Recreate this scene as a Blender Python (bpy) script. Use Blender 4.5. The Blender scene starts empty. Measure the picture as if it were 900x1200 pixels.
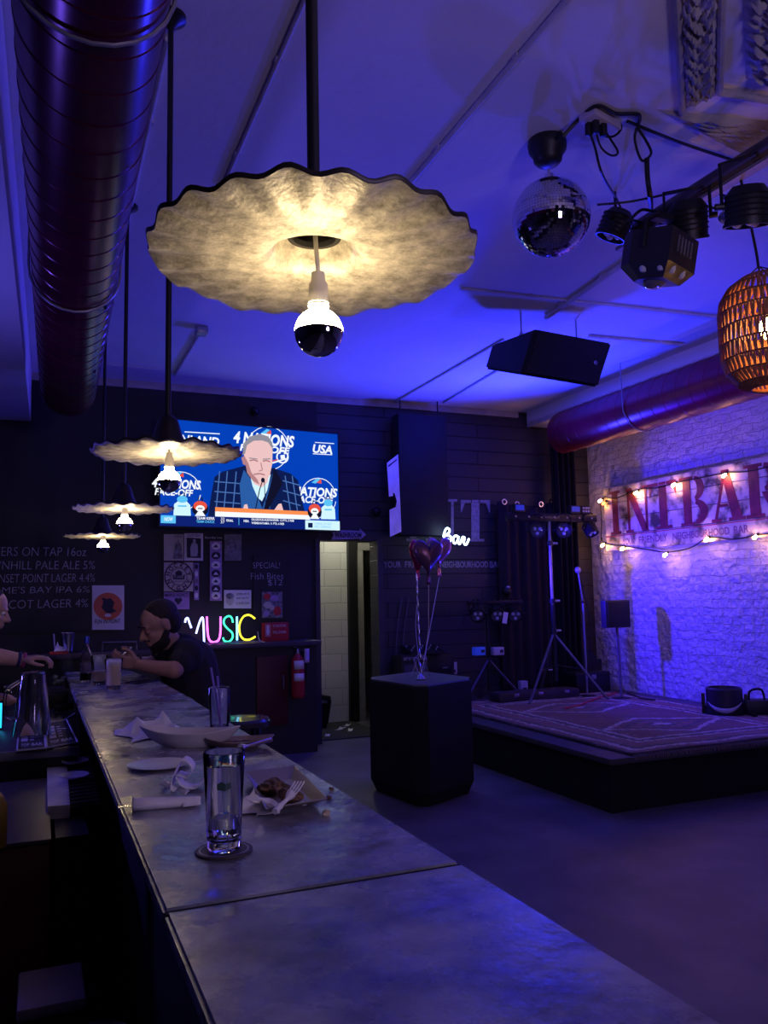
import bpy, bmesh, math, random
from mathutils import Vector as V, Matrix, Euler
random.seed(7)
S = bpy.context.scene; COL = S.collection
PI = math.pi; R = math.radians
# ------------------------------------------------------------------ camera (solved from the photograph's vanishing points)
CW, CH, FPX, ROLL, EYE = 900, 1200, 960.0, 0.02, 1.46
_c, _s = math.cos(ROLL), math.sin(ROLL)
_dx, _dy = 43.0-450, 708.0-600
_u, _v = _dx*_c-_dy*_s, _dx*_s+_dy*_c
_th = math.atan(_v/FPX); _ps = math.atan(-_u*math.cos(_th)/FPX)
FW = V((math.sin(_ps)*math.cos(_th), math.cos(_ps)*math.cos(_th), math.sin(_th)))
_r0 = V((math.cos(_ps), -math.sin(_ps), 0)); _u0 = _r0.cross(FW)
RT = _r0*_c-_u0*_s; DN = -_r0*_s-_u0*_c
EYEP = V((0, 0, EYE))
cam = bpy.data.cameras.new('camera'); co = bpy.data.objects.new('camera', cam); COL.objects.link(co)
m3 = Matrix((RT, -DN, -FW)).transposed()
co.matrix_world = Matrix.Translation(EYEP) @ m3.to_4x4()
cam.sensor_fit = 'AUTO'; cam.sensor_width = 36; cam.lens = FPX/1200*36; cam.clip_start = .02
S.camera = co
def at(x, y, X=None, Y=None, Z=None):
    """the point of the plane X=, Y= or Z= seen at photo pixel x, y"""
    d = FW+RT*((x-450)/FPX)+DN*((y-600)/FPX)
    if X is not None: k = X/d.x
    elif Y is not None: k = Y/d.y
    else: k = (Z-EYE)/d.z
    return EYEP+d*k
# ------------------------------------------------------------------ materials
MATS = {}
def nn(nt, t, **kw):
    n = nt.nodes.new(t)
    for k, v in kw.items(): setattr(n, k, v)
    return n
def pm(name, col, rough=.5, metal=0., var=.15, scale=9., bump=0., bscale=60., es=0., ecol=None, trans=0., ior=1.45, coat=0., col2=None, contrast=None, spec=.5, thin=False, sheen=0., detail=5, nrough=.5):
    if name in MATS: return MATS[name]
    m = bpy.data.materials.new(name); m.use_nodes = True; nt = m.node_tree; L = nt.links
    b = nt.nodes['Principled BSDF']; MATS[name] = m
    b.inputs['Roughness'].default_value = rough; b.inputs['Metallic'].default_value = metal
    b.inputs['IOR'].default_value = ior; b.inputs['Transmission Weight'].default_value = trans
    b.inputs['Coat Weight'].default_value = coat; b.inputs['Specular IOR Level'].default_value = spec
    b.inputs['Sheen Weight'].default_value = sheen
    tc = nn(nt, 'ShaderNodeTexCoord')
    no = nn(nt, 'ShaderNodeTexNoise'); no.inputs['Scale'].default_value = scale; no.inputs['Detail'].default_value = detail; no.inputs['Roughness'].default_value = nrough
    L.new(tc.outputs['Object'], no.inputs['Vector'])
    cr = nn(nt, 'ShaderNodeValToRGB'); e = cr.color_ramp.elements
    lo, hi = contrast or (.3, .7)
    e[0].position, e[1].position = lo, hi
    c1 = tuple(min(1, c*(1-var)) for c in col); c2 = col2 or tuple(min(1, c*(1+var)) for c in col)
    e[0].color = (*c1, 1); e[1].color = (*c2, 1)
    L.new(no.outputs['Fac'], cr.inputs['Fac']); L.new(cr.outputs['Color'], b.inputs['Base Color'])
    if bump:
        n2 = nn(nt, 'ShaderNodeTexNoise'); n2.inputs['Scale'].default_value = bscale; n2.inputs['Detail'].default_value = 4
        L.new(tc.outputs['Object'], n2.inputs['Vector'])
        bp = nn(nt, 'ShaderNodeBump'); bp.inputs['Strength'].default_value = min(1, bump); bp.inputs['Distance'].default_value = .01*max(1, bump)
        L.new(n2.outputs['Fac'], bp.inputs['Height']); L.new(bp.outputs['Normal'], b.inputs['Normal'])
    if es:
        b.inputs['Emission Color'].default_value = (*(ecol or col), 1); b.inputs['Emission Strength'].default_value = es
    return m
def em(name, col, es, base=None):
    return pm(name, base or tuple(c*.3 for c in col), .5, var=.05, es=es, ecol=col)
def brickmat(name, ax, col, mort, bw, bh, ms, bump, rough, var=.15, dist=.02, nsc=6., namt=.5, warp=.03):
    m = bpy.data.materials.new(name); m.use_nodes = True; nt = m.node_tree; L = nt.links; b = nt.nodes['Principled BSDF']; MATS[name] = m
    b.inputs['Roughness'].default_value = rough
    tc = nn(nt, 'ShaderNodeTexCoord'); sp = nn(nt, 'ShaderNodeSeparateXYZ'); cb = nn(nt, 'ShaderNodeCombineXYZ')
    L.new(tc.outputs['Object'], sp.inputs[0]); L.new(sp.outputs[ax[0]], cb.inputs[0]); L.new(sp.outputs[ax[1]], cb.inputs[1])
    wn = nn(nt, 'ShaderNodeTexNoise'); wn.inputs['Scale'].default_value = 5; L.new(tc.outputs['Object'], wn.inputs['Vector'])
    ws = nn(nt, 'ShaderNodeVectorMath', operation='SCALE'); ws.inputs['Scale'].default_value = warp; L.new(wn.outputs['Color'], ws.inputs[0])
    wa = nn(nt, 'ShaderNodeVectorMath', operation='ADD'); L.new(cb.outputs[0], wa.inputs[0]); L.new(ws.outputs[0], wa.inputs[1])
    bt = nn(nt, 'ShaderNodeTexBrick'); L.new(wa.outputs[0], bt.inputs['Vector'])
    bt.inputs['Scale'].default_value = 1; bt.inputs['Brick Width'].default_value = bw; bt.inputs['Row Height'].default_value = bh
    bt.inputs['Mortar Size'].default_value = ms; bt.inputs['Mortar Smooth'].default_value = .6
    bt.inputs['Color1'].default_value = (*[c*(1-var) for c in col], 1); bt.inputs['Color2'].default_value = (*[min(1, c*(1+var)) for c in col], 1); bt.inputs['Mortar'].default_value = (*mort, 1)
    L.new(bt.outputs['Color'], b.inputs['Base Color'])
    no = nn(nt, 'ShaderNodeTexNoise'); no.inputs['Scale'].default_value = nsc; no.inputs['Detail'].default_value = 8; L.new(tc.outputs['Object'], no.inputs['Vector'])
    mx = nn(nt, 'ShaderNodeMath', operation='MULTIPLY'); mx.inputs[1].default_value = namt; L.new(no.outputs['Fac'], mx.inputs[0])
    sb = nn(nt, 'ShaderNodeMath', operation='SUBTRACT'); L.new(mx.outputs[0], sb.inputs[0]); L.new(bt.outputs['Fac'], sb.inputs[1])
    bp = nn(nt, 'ShaderNodeBump'); bp.inputs['Strength'].default_value = bump; bp.inputs['Distance'].default_value = dist
    L.new(sb.outputs[0], bp.inputs['Height']); L.new(bp.outputs['Normal'], b.inputs['Normal'])
    return m
# ------------------------------------------------------------------ mesh helpers
class MB:
    """collects shapes and links them as one mesh object"""
    def __init__(s): s.vs, s.fs, s.ms, s.mi = [], [], [], 0
    def add(s, vs, fs):
        o = len(s.vs); s.vs += [V(v) for v in vs]
        for f in fs: s.fs.append([i+o for i in f]); s.ms.append(s.mi)
        return s
    def frombm(s, bm, M=None):
        bm.verts.index_update()
        s.add([(M @ v.co) if M else v.co.copy() for v in bm.verts], [[v.index for v in f.verts] for f in bm.faces]); bm.free(); return s
    def box(s, c, d, rot=None, bev=0., seg=2):
        bm = bmesh.new(); bmesh.ops.create_cube(bm, size=1)
        for v in bm.verts: v.co = V((v.co.x*d[0], v.co.y*d[1], v.co.z*d[2]))
        if bev: bmesh.ops.bevel(bm, geom=bm.edges[:], offset=bev, segments=seg, affect='EDGES', profile=.5)
        M = Matrix.Translation(V(c))
        if rot is not None: M = M @ (rot.to_4x4() if isinstance(rot, Matrix) else Euler(rot).to_matrix().to_4x4())
        return s.frombm(bm, M)
    def tube(s, pts, r, n=8, closed=False, cap=True):
        pts = [V(p) for p in pts]; N = len(pts); rs = r if isinstance(r, (list, tuple)) else [r]*N
        vs, fs = [], []; ref = None
        for i, p in enumerate(pts):
            if closed: t = pts[(i+1) % N]-pts[i-1]
            else: t = pts[min(i+1, N-1)]-pts[max(i-1, 0)]
            t = t.normalized() if t.length > 1e-9 else V((0, 0, 1))
            if ref is None: ref = t.orthogonal().normalized()
            ref = (ref-t*ref.dot(t)); ref = ref.normalized() if ref.length > 1e-6 else t.orthogonal().normalized()
            q = t.cross(ref)
            for k in range(n):
                a = 2*PI*k/n; vs.append(p+(ref*math.cos(a)+q*math.sin(a))*rs[i])
        M = N if closed else N-1
        for i in range(M):
            for k in range(n):
                a, b = i*n, ((i+1) % N)*n; fs.append([a+k, a+(k+1) % n, b+(k+1) % n, b+k])
        if cap and not closed: fs.append(list(range(n))[::-1]); fs.append([(N-1)*n+k for k in range(n)])
        return s.add(vs, fs)
    def lathe(s, prof, c=(0, 0, 0), n=32, M=None, wave=None, cap0=False, cap1=False, arc=None):
        """prof: (radius, z) pairs turned about z"""
        vs, fs = [], []; P = len(prof); c = V(c); Mx = M.to_4x4() if M is not None else Matrix.Identity(4)
        for i, (r, z) in enumerate(prof):
            for k in range(n):
                a = 2*PI*k/n; rr, zz = (r, z) if wave is None else wave(r, z, a, i)
                vs.append(c+(Mx @ V((rr*math.cos(a), rr*math.sin(a), zz))))
        for i in range(P-1):
            for k in range(n): fs.append([i*n+k, i*n+(k+1) % n, (i+1)*n+(k+1) % n, (i+1)*n+k])
        if cap0: fs.append(list(range(n))[::-1])
        if cap1: fs.append([(P-1)*n+k for k in range(n)])
        return s.add(vs, fs)
    def cyl(s, p0, p1, r0, r1=None, n=20, bev=0):
        p0, p1 = V(p0), V(p1); r1 = r0 if r1 is None else r1; d = p1-p0
        M = d.to_track_quat('Z', 'Y').to_matrix(); h = d.length
        if bev: pr = [(r0-bev, 0), (r0, bev), (r1, h-bev), (r1-bev, h)]
        else: pr = [(r0, 0), (r1, h)]
        return s.lathe(pr, p0, n, M, cap0=True, cap1=True)
    def ball(s, c, r, nu=16, nv=10, M=None):
        r = (r, r, r) if not isinstance(r, (tuple, list)) else r
        bm = bmesh.new(); bmesh.ops.create_uvsphere(bm, u_segments=nu, v_segments=nv, radius=1)
        X = Matrix.Translation(V(c)) @ (M.to_4x4() if M is not None else Matrix.Identity(4)) @ Matrix.Diagonal((*r, 1))
        return s.frombm(bm, X)
    def prism(s, poly, vec):
        n = len(poly); a = [V(p) for p in poly]; vec = V(vec)
        return s.add(a+[p+vec for p in a], [list(range(n))[::-1], [n+i for i in range(n)]]+[[i, (i+1) % n, n+(i+1) % n, n+i] for i in range(n)])
    def quad(s, a, b, c, d): return s.add([a, b, c, d], [[0, 1, 2, 3]])
    def grid(s, f, nu, nv):
        vs = [f(i/nu, j/nv) for j in range(nv+1) for i in range(nu+1)]
        return s.add(vs, [[j*(nu+1)+i, j*(nu+1)+i+1, (j+1)*(nu+1)+i+1, (j+1)*(nu+1)+i] for j in range(nv) for i in range(nu)])
    def build(s, name, mat, parent=None, off=None, smooth=35, recalc=True, local=False, thick=0):
        """off: world base the coordinates are measured from (a parent's location by default)"""
        if off is None: off = V((0, 0, 0)) if local or parent is None else root_loc(parent)
        off = V(off)
        me = bpy.data.meshes.new(name); me.from_pydata([v-off for v in s.vs], [], s.fs)
        for m in (mat if isinstance(mat, (list, tuple)) else [mat]): me.materials.append(m)
        for p, i in zip(me.polygons, s.ms): p.material_index = i
        if recalc:
            bm = bmesh.new(); bm.from_mesh(me); bmesh.ops.recalc_face_normals(bm, faces=bm.faces[:]); bm.to_mesh(me); bm.free()
        if smooth:
            for p in me.polygons: p.use_smooth = True
            me.set_sharp_from_angle(angle=R(smooth))
        o = bpy.data.objects.new(name, me); COL.objects.link(o)
        if parent is not None: o.parent = parent
        elif not local: o.location = off
        if thick:
            md = o.modifiers.new('thickness', 'SOLIDIFY'); md.thickness = thick; md.offset = 0
        return o
def root_loc(o):
    while o.parent is not None: o = o.parent
    return o.location
def tag(o, label, cat, group=None, kind=None):
    o['label'] = label; o['category'] = cat
    if group: o['group'] = group
    if kind: o['kind'] = kind
    return o
def struct(o): o['kind'] = 'structure'; return o
def thing(name, label, cat, loc, group=None):
    o = bpy.data.objects.new(name, None); COL.objects.link(o); o.location = V(loc); o.empty_display_size = .1
    return tag(o, label, cat, group)
def copy_tree(o, loc=None, rotz=None, label=None, parent=None):
    c = o.copy(); COL.objects.link(c)
    if parent is not None: c.parent = parent
    if loc is not None: c.location = V(loc)
    if rotz is not None: c.rotation_euler = (c.rotation_euler[0], c.rotation_euler[1], rotz)
    if label: c['label'] = label
    for ch in list(o.children): copy_tree(ch, parent=c)
    return c
def evalmesh(o):
    dg = bpy.context.evaluated_depsgraph_get(); dg.update()
    return bpy.data.meshes.new_from_object(o.evaluated_get(dg))
def txt(name, s, o, ux, uy, w, h, mat, parent=None, dep=.003, bold=0., off=None, shear=0., mb=None, space=1.):
    """lettering whose box is w x h, lower left corner at o, along ux and uy; returns an object, or adds to mb"""
    cu = bpy.data.curves.new('text', 'FONT'); cu.body = s; cu.size = 1; cu.offset = bold; cu.shear = shear; cu.resolution_u = 3; cu.space_character = space
    t = bpy.data.objects.new('text', cu); COL.objects.link(t); me = evalmesh(t)
    bpy.data.objects.remove(t); bpy.data.curves.remove(cu)
    xs = [v.co.x for v in me.vertices]; ys = [v.co.y for v in me.vertices]
    x0, x1, y0, y1 = min(xs), max(xs), min(ys), max(ys)
    if h is None: h = w*(y1-y0)/(x1-x0)
    if w is None: w = h*(x1-x0)/(y1-y0)
    ux, uy = V(ux).normalized(), V(uy).normalized(); nz = ux.cross(uy); o = V(o)
    b = mb or MB()
    pts = [o+ux*((v.co.x-x0)/(x1-x0)*w)+uy*((v.co.y-y0)/(y1-y0)*h)+nz*dep for v in me.vertices]
    b.add(pts, [list(p.vertices) for p in me.polygons]); bpy.data.meshes.remove(me)
    if mb is None: return b.build(name, mat, parent, off, smooth=0)
def blob(name, caps, vox, mat, parent=None, off=None, sm=4, dec=None):
    """one continuous surface through tapered limbs ('c',p0,p1,r0,r1) and ellipsoids ('e',c,radii[,M])"""
    b = MB()
    for q in caps:
        if q[0] == 'c':
            _, p0, p1, r0, r1 = q; p0, p1 = V(p0), V(p1); d = (p1-p0).normalized()
            pts, rs = [], []
            for k in range(5): a = PI/2*(k/4); pts.append(p0-d*r0*math.cos(a)); rs.append(max(1e-4, r0*math.sin(a)))
            for k in range(5): a = PI/2*(k/4); pts.append(p1+d*r1*math.sin(a)); rs.append(max(1e-4, r1*math.cos(a)))
            b.tube(pts, rs, 14)
        else: b.ball(q[1], q[2], 20, 14, q[3] if len(q) > 3 else None)
    o = b.build('tmp', mat, None, off=(0, 0, 0), smooth=0)
    rm = o.modifiers.new('r', 'REMESH'); rm.mode = 'VOXEL'; rm.voxel_size = vox
    if sm: sd = o.modifiers.new('s', 'SMOOTH'); sd.iterations = sm; sd.factor = .5
    me = evalmesh(o); bpy.data.objects.remove(o)
    base = V(off) if off is not None else (root_loc(parent) if parent is not None else V((0, 0, 0)))
    for v in me.vertices: v.co -= base
    for p in me.polygons: p.use_smooth = True
    me.name = name; me.materials.clear(); me.materials.append(mat)
    o = bpy.data.objects.new(name, me); COL.objects.link(o)
    if parent is not None: o.parent = parent
    else: o.location = base
    return o
def light(name, kind, loc, power, col, aim=None, size=.1, spot=100, blend=.6, energy_shape=None):
    l = bpy.data.lights.new(name, kind); l.energy = power; l.color = col
    o = bpy.data.objects.new(name, l); COL.objects.link(o); o.location = V(loc)
    if kind == 'SPOT': l.spot_size = R(spot); l.spot_blend = blend; l.shadow_soft_size = size
    elif kind == 'AREA': l.size = size
    else: l.shadow_soft_size = size
    if aim is not None: o.rotation_euler = (V(aim)-V(loc)).to_track_quat('-Z', 'Y').to_euler()
    return o
def catmull(pts, n=6, closed=False):
    pts = [V(p) for p in pts]; N = len(pts); out = []
    for i in range(N if closed else N-1):
        g = (lambda k: pts[k % N]) if closed else (lambda k: pts[max(0, min(N-1, k))])
        p0, p1, p2, p3 = g(i-1), g(i), g(i+1), g(i+2)
        for k in range(n):
            t = k/n; out.append(.5*((2*p1)+(p2-p0)*t+(2*p0-5*p1+4*p2-p3)*t*t+(3*p1-p0-3*p2+p3)*t**3))
    if not closed: out.append(pts[-1])
    return out
S.view_settings.view_transform = 'Standard'; S.view_settings.look = 'None'; S.view_settings.exposure = .1; S.view_settings.gamma = 1
S.view_settings.use_curve_mapping = False
w = bpy.data.worlds.new('world'); S.world = w; w.use_nodes = True
w.node_tree.nodes['Background'].inputs[0].default_value = (.2, .15, .9, 1); w.node_tree.nodes['Background'].inputs[1].default_value = .004
UP = V((0, 0, 1)); XP = V((1, 0, 0)); YP = V((0, 1, 0))
# ------------------------------------------------------------------ materials in use
concrete = pm('floor_concrete', (.12, .11, .125), .5, var=.35, scale=2.2, bump=.12, bscale=25, detail=8)
barcon = pm('bar_concrete', (.14, .145, .165), .27, var=.3, scale=9, bump=.15, bscale=30, detail=10, col2=(.32, .33, .36), contrast=(.34, .62), nrough=.65)
_nt = barcon.node_tree; _n = nn(_nt, 'ShaderNodeTexNoise'); _n.inputs['Scale'].default_value = 7; _n.inputs['Detail'].default_value = 9; _n.inputs['Roughness'].default_value = .65
_m = nn(_nt, 'ShaderNodeMapRange'); _m.inputs['From Min'].default_value = .35; _m.inputs['From Max'].default_value = .65; _m.inputs['To Min'].default_value = .14; _m.inputs['To Max'].default_value = .42
_t = nn(_nt, 'ShaderNodeTexCoord'); _nt.links.new(_t.outputs['Object'], _n.inputs['Vector']); _nt.links.new(_n.outputs['Fac'], _m.inputs['Value']); _nt.links.new(_m.outputs['Result'], _nt.nodes['Principled BSDF'].inputs['Roughness'])
ceilpaint = pm('ceiling_paint', (.72, .7, .7), .8, var=.05, scale=1.5, bump=.25, bscale=18)
darkwall = pm('dark_wall_paint', (.022, .021, .028), .6, var=.2, scale=3, bump=.15, bscale=40)
ship = brickmat('shiplap_dark', (0, 2), (.036, .033, .04), (.006, .006, .008), 2.3, .155, .006, .8, .5, var=.12, dist=.012, nsc=14, namt=.12, warp=.004)
brick = brickmat('white_painted_brick', (1, 2), (.74, .72, .72), (.72, .7, .7), .25, .078, .005, 1., .65, var=.03, dist=.024, nsc=11, namt=3.2, warp=.07)
block = brickmat('white_cinder_block', (0, 2), (.66, .66, .6), (.5, .5, .46), .42, .2, .007, .5, .5, var=.05, dist=.008, nsc=20, namt=.3, warp=.004)
crate_m = 0
black = pm('black_plastic', (.012, .012, .014), .45, bump=.1, bscale=200)
blackm = pm('black_metal', (.02, .02, .024), .38, metal=.4)
matt = pm('matt_black_cloth', (.006, .006, .007), .85, bump=.3, bscale=180)
chrome = pm('bright_steel', (.75, .75, .78), .18, metal=1, var=.05)
grey = pm('grey_metal', (.3, .3, .32), .4, metal=.6)
paper = pm('white_paper', (.78, .77, .75), .75, var=.04, bump=.2, bscale=50)
redduct = pm('red_duct_paint', (.2, .012, .028), .3, metal=.2, var=.25, scale=4)
maroon = pm('maroon_duct_metal', (.09, .008, .022), .26, metal=.35, var=.3, scale=4)
glass = pm('clear_glass', (.97, .98, .99), .02, trans=1, ior=1.33, var=.01)
whitep = pm('white_paint', (.75, .75, .78), .6, var=.06)
# ------------------------------------------------------------------ room shell
YB, XW, ZC = 8.08, 6.12, 3.59
struct(MB().box((1.5, 3.5, -.05), (10, 15, .1)).build('floor', concrete, off=(0, 0, 0)))
struct(MB().box((1.5, 2.24, ZC+.06), (10.4, 11.7, .12)).build('ceiling', ceilpaint, off=(0, 0, 0)))
struct(MB().box((5.7, 2.24, 3.51), (.86, 11.66, .17)).build('ceiling_bulkhead_right', ceilpaint, off=(0, 0, 0)))
b = MB(); b.box((-.16, YB+.1, 1.9), (5.68, .2, 3.8)); b.mi = 1
b.box((3.005, YB+.1, 2.93), (.65, .2, 1.74)); b.box((4.83, YB+.1, 1.9), (3.0, .2, 3.8))
struct(b.build('wall_back', [darkwall, ship], off=(0, 0, 0)))
struct(MB().box((XW+.1, 2.3, 1.9), (.2, 11.8, 3.9)).build('wall_right', brick, off=(0, 0, 0)))
struct(MB().box((-3.1, 2.3, 1.9), (.2, 11.8, 3.8)).build('wall_left', darkwall, off=(0, 0, 0)))
struct(MB().box((1.5, -3.6, 1.9), (9.4, .2, 3.8)).build('wall_front', darkwall, off=(0, 0, 0)))
p = at(602, 485, Y=YB)
struct(MB().box((2.5, YB-.012, ZC-.035), (5.3, .024, .07), bev=.004).build('trim_1', pm('pale_trim', (.4, .37, .36), .5), off=(0, 0, 0)))
t = MB(); t.box((5.262, 2.24, 3.435), (.025, 11.6, .06), bev=.006)
struct(t.build('trim_2', pm('cream_trim', (.62, .58, .5), .5), off=(0, 0, 0)))
# door casing and the hall behind it
b = MB(); b.box((2.66, YB-.015, 1.04), (.05, .03, 2.08)); b.box((3.36, YB-.015, 1.04), (.06, .03, 2.08))
struct(b.build('trim_3', pm('dark_casing', (.05, .05, .055), .5), off=(0, 0, 0)))
b = MB(); b.box((2.9, 9.4, 1.3), (1.08, .2, 2.6)); b.box((3.7, 9.4, 2.4), (.52, .2, .4))
struct(b.build('wall_hall', block, off=(0, 0, 0)))
struct(MB().box((2.3, 9, 1.3), (.12, 1.6, 2.6)).build('wall_hall_left', block, off=(0, 0, 0)))
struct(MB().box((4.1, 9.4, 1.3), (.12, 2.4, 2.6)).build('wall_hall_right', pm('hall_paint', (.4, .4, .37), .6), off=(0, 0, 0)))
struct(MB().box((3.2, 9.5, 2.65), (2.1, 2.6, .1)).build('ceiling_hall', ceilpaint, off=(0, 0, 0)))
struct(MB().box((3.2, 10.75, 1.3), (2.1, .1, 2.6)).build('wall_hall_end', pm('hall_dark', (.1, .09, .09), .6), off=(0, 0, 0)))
struct(MB().box((3.5, 9.3, 1.1), (.11, .1, 2.2)).build('trim_4', pm('black_jamb', (.012, .012, .013), .4), off=(0, 0, 0)))
b = MB(); b.box((3.61, 9.36, 1.02), (.075, .14, 2.04)); b.box((3.78, 9.36, 2.08), (.4, .14, .09))
struct(b.build('door_1', pm('grey_door_frame', (.3, .29, .26), .5), off=(0, 0, 0)))
tag(MB().box((3.0, 8.85, .006), (.95, 1.3, .012), bev=.004).build('door_mat', pm('dark_mat', (.05, .05, .045), .95, bump=.8, bscale=150), off=(3, 8.85, 0)), 'dark grey ribbed mat on the floor inside the washroom doorway', 'mat')
sc = [(3.13, 8.75, .5), (3.28, 8.95, .2), (3.2, 8.62, 1.1), (2.86, 8.4, .9)]
for i, (x, y, a) in enumerate(sc):
    def f(u, v, i=i, a=a, x=x, y=y):
        q = Matrix.Rotation(a, 3, 'Z') @ V(((u-.5)*(.14, .1, .12, .05)[i], (v-.5)*.05, .016+.012*math.sin(u*7+i)*math.sin(v*5+i)+.01*(u > .5)))
        return V((x, y, 0))+q
    tag(MB().grid(f, 8, 4).build('paper_scrap', paper, off=(x, y, .012), thick=.002), ('longest white paper scrap on the hall mat, near the pedestal', 'white paper scrap farthest inside the washroom hall', 'white paper scrap on the hall floor beside the black jamb', 'smallest white paper scrap in the middle of the hall mat')[i], 'paper', 'paper scraps on the hall floor')
c = at(369, 838, Z=.01); o = thing('crate', 'dark plastic crate leaning against the hall wall inside the washroom doorway', 'crate', (2.93, 9.0, .012))
MB().box((2.95, 9.05, .2), (.2, .3, .36), rot=(0, .18, .1), bev=.02).build('crate_body', black, o); MB().box((3.03, 8.95, .2), (.02, .2, .26), rot=(0, .18, .1), bev=.008).build('side_panel', blackm, o); MB().box((2.97, 8.9, .31), (.14, .012, .03), rot=(0, .18, .1)).build('label_strip', grey, o)
# left bulkhead
a0, a1 = at(0, 160, Z=3.135), at(36, 494, Z=3.135); d = (a1-a0)/(a1.y-a0.y)
e0, e1 = a0+d*(-3.4-a0.y), a0+d*(YB-a0.y)
struct(MB().prism([(e0.x, e0.y, 3.135), (e1.x, e1.y, 3.135), (-3, YB, 3.135), (-3, -3.4, 3.135)], (0, 0, .45)).build('ceiling_bulkhead', ceilpaint, off=(0, 0, 0)))
# ceiling conduits
def conduit(p, q, r, label, ends=True, z=None):
    z = z or ZC-r*.62
    a, c = at(*p, Z=z), at(*q, Z=z); r *= .62; b = MB().tube([a, c], r, 8)
    o = tag(b.build('conduit_pipe', pm('conduit_paint', (.55, .53, .55), .6), off=(a.x, a.y, ZC)), label, 'conduit', 'conduits on the ceiling')
    n = max(2, int((c-a).length/.9))
    for i in range(n): MB().box(a.lerp(c, (i+.5)/n)+V((0, 0, r*.3)), (r*2.8, r*2.8, r*1.4)).build('pipe_strap', MATS['conduit_paint'], o)
    return o
conduit((540, 338), (845, 372), .017, 'long thin conduit crossing the ceiling under the disco ball')
conduit((690, 394), (800, 404), .02, 'short conduit on the ceiling just right of the hanging speaker')
conduit((480, 215), (668, -4), .02, 'conduit running along the ceiling up to the top edge right of the front pendant')
conduit((197, 46), (121, 384), .02, 'conduit along the ceiling joining the roses of the pendant lamps')
conduit((260, 222), (359, -4), .016, 'conduit behind the front pendant stem on the ceiling')
o = conduit((205, 440), (235, 390), .02, 'short conduit with a box end above the television')
q = at(236, 388, Z=ZC-.03); MB().box(q, (.09, .12, .06), bev=.01).build('junction_box', grey, o)
conduit((520, 472), (590, 430), .018, 'conduit at the ceiling left of the hanging speaker, nearer the speaker')
conduit((458, 474), (590, 398), .016, 'conduit at the ceiling left of the hanging speaker, farther from the speaker')
conduit((108, 425), (190, 433), .012, 'thin conduit crossing the ceiling behind the farthest pendant poles')
conduit((640, 372), (736, 305), .032, 'thick trunking on the ceiling below the square light fixture')
# plaster ornament at the upper right
orn = pm('old_plaster', (.42, .4, .4), .9, var=.12, scale=12, bump=.8, bscale=30)
A = [at(x, y, Z=ZC) for x, y in ((792, -40), (800, 128), (840, 112), (846, -40))]
Bq = [at(x, y, Z=ZC) for x, y in ((768, 128), (860, 176), (980, 196), (980, 150))]
def relief(q, nu, nv, amp, seed):
    def f(u, v):
        p = q[0].lerp(q[3], u).lerp(q[1].lerp(q[2], u), v)
        e = min(1, 6*min(u, 1-u)); g = min(1, 14*min(v, 1-v))
        h = abs(math.sin(u*9+2*math.sin(v*23+seed)))*abs(math.cos(v*31+2.2*math.sin(u*7+seed)))+.4*abs(math.sin(v*57+u*19))
        return p-V((0, 0, (.012+amp*h)*e*g))
    return MB().grid(f, nu, nv)
o = relief(A, 22, 70, .03, 1).build('plaster_moulding', orn, off=A[1]); tag(o, 'old plaster moulding with leafy relief on the upper right ceiling', 'moulding')
relief(Bq, 22, 60, .022, 4).build('corner_scroll', orn, o)
C4 = [at(x, y, Z=ZC) for x, y in ((868, -40), (874, 92), (980, 110), (980, -40))]
relief(C4, 30, 40, .04, 7).build('inner_relief', orn, o)
b = MB()
for s_, e_ in (((792, -40), (800, 132)), ((847, -40), (843, 108)), ((843, 108), (980, 132))): b.tube([at(*s_, Z=ZC-.012), at(*e_, Z=ZC-.012)], .016, 8)
b.build('bead', orn, o)
# ------------------------------------------------------------------ ducts
def duct(cx, cz, r, y0, y1, pitch, label, redduct):
    b = MB(); pr = []; y = y1
    n = int((y1-y0)/pitch)
    prof = [(r-.03, 0), (r, .0)]
    for i in range(n+1):
        z = .02+i*pitch; prof += [(r, z), (r+.0025, z+.005), (r+.0025, z+.009), (r, z+.014)]
    prof.append((r, y1-y0))
    M = Matrix.Rotation(R(90), 3, 'X')
    b.lathe(prof, (cx, y1, cz), 112, M, wave=lambda rr, zz, a, i: (rr, zz-(a/(2*PI))*pitch if .03 < zz < y1-y0-.1 else zz))
    # end disc
    o = b.build('air_duct', redduct, off=(cx, y1, cz), smooth=9); tag(o, label, 'duct')
    k = MB().lathe([(0.001, .02), (r-.03, .02), (r-.03, 0)], (cx, y1, cz), 48, M); k.build('end_cap', redduct, o)
    for yy in range(int(y0)+1, int(y1), 2): MB().tube([(cx-r-.012, yy, ZC), (cx-r-.012, yy, cz)]+[(cx+(r+.012)*math.cos(PI+PI*t/12), yy, cz+(r+.012)*math.sin(PI+PI*t/12)) for t in range(13)]+[(cx+r+.012, yy, ZC)], .006, 6).build('hanger_strap', grey, o)
    return o
dl = duct(.18, 3.03, .192, -3.0, 6.3, .16, 'dark red spiral air duct above the bar on the left', maroon)
for yy in (4.1, 5.3): MB().ball((.18+.19*math.cos(R(-42)), yy, 3.03+.19*math.sin(R(-42))), (.012, .035, .012), 12, 8).build('drain_hole', black, dl)
dl.rotation_euler = (0, 0, -.02)
dr = duct(5.2, 3.19, .222, -3.0, 7.2, .16, 'red air duct along the white brick wall', redduct)
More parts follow.
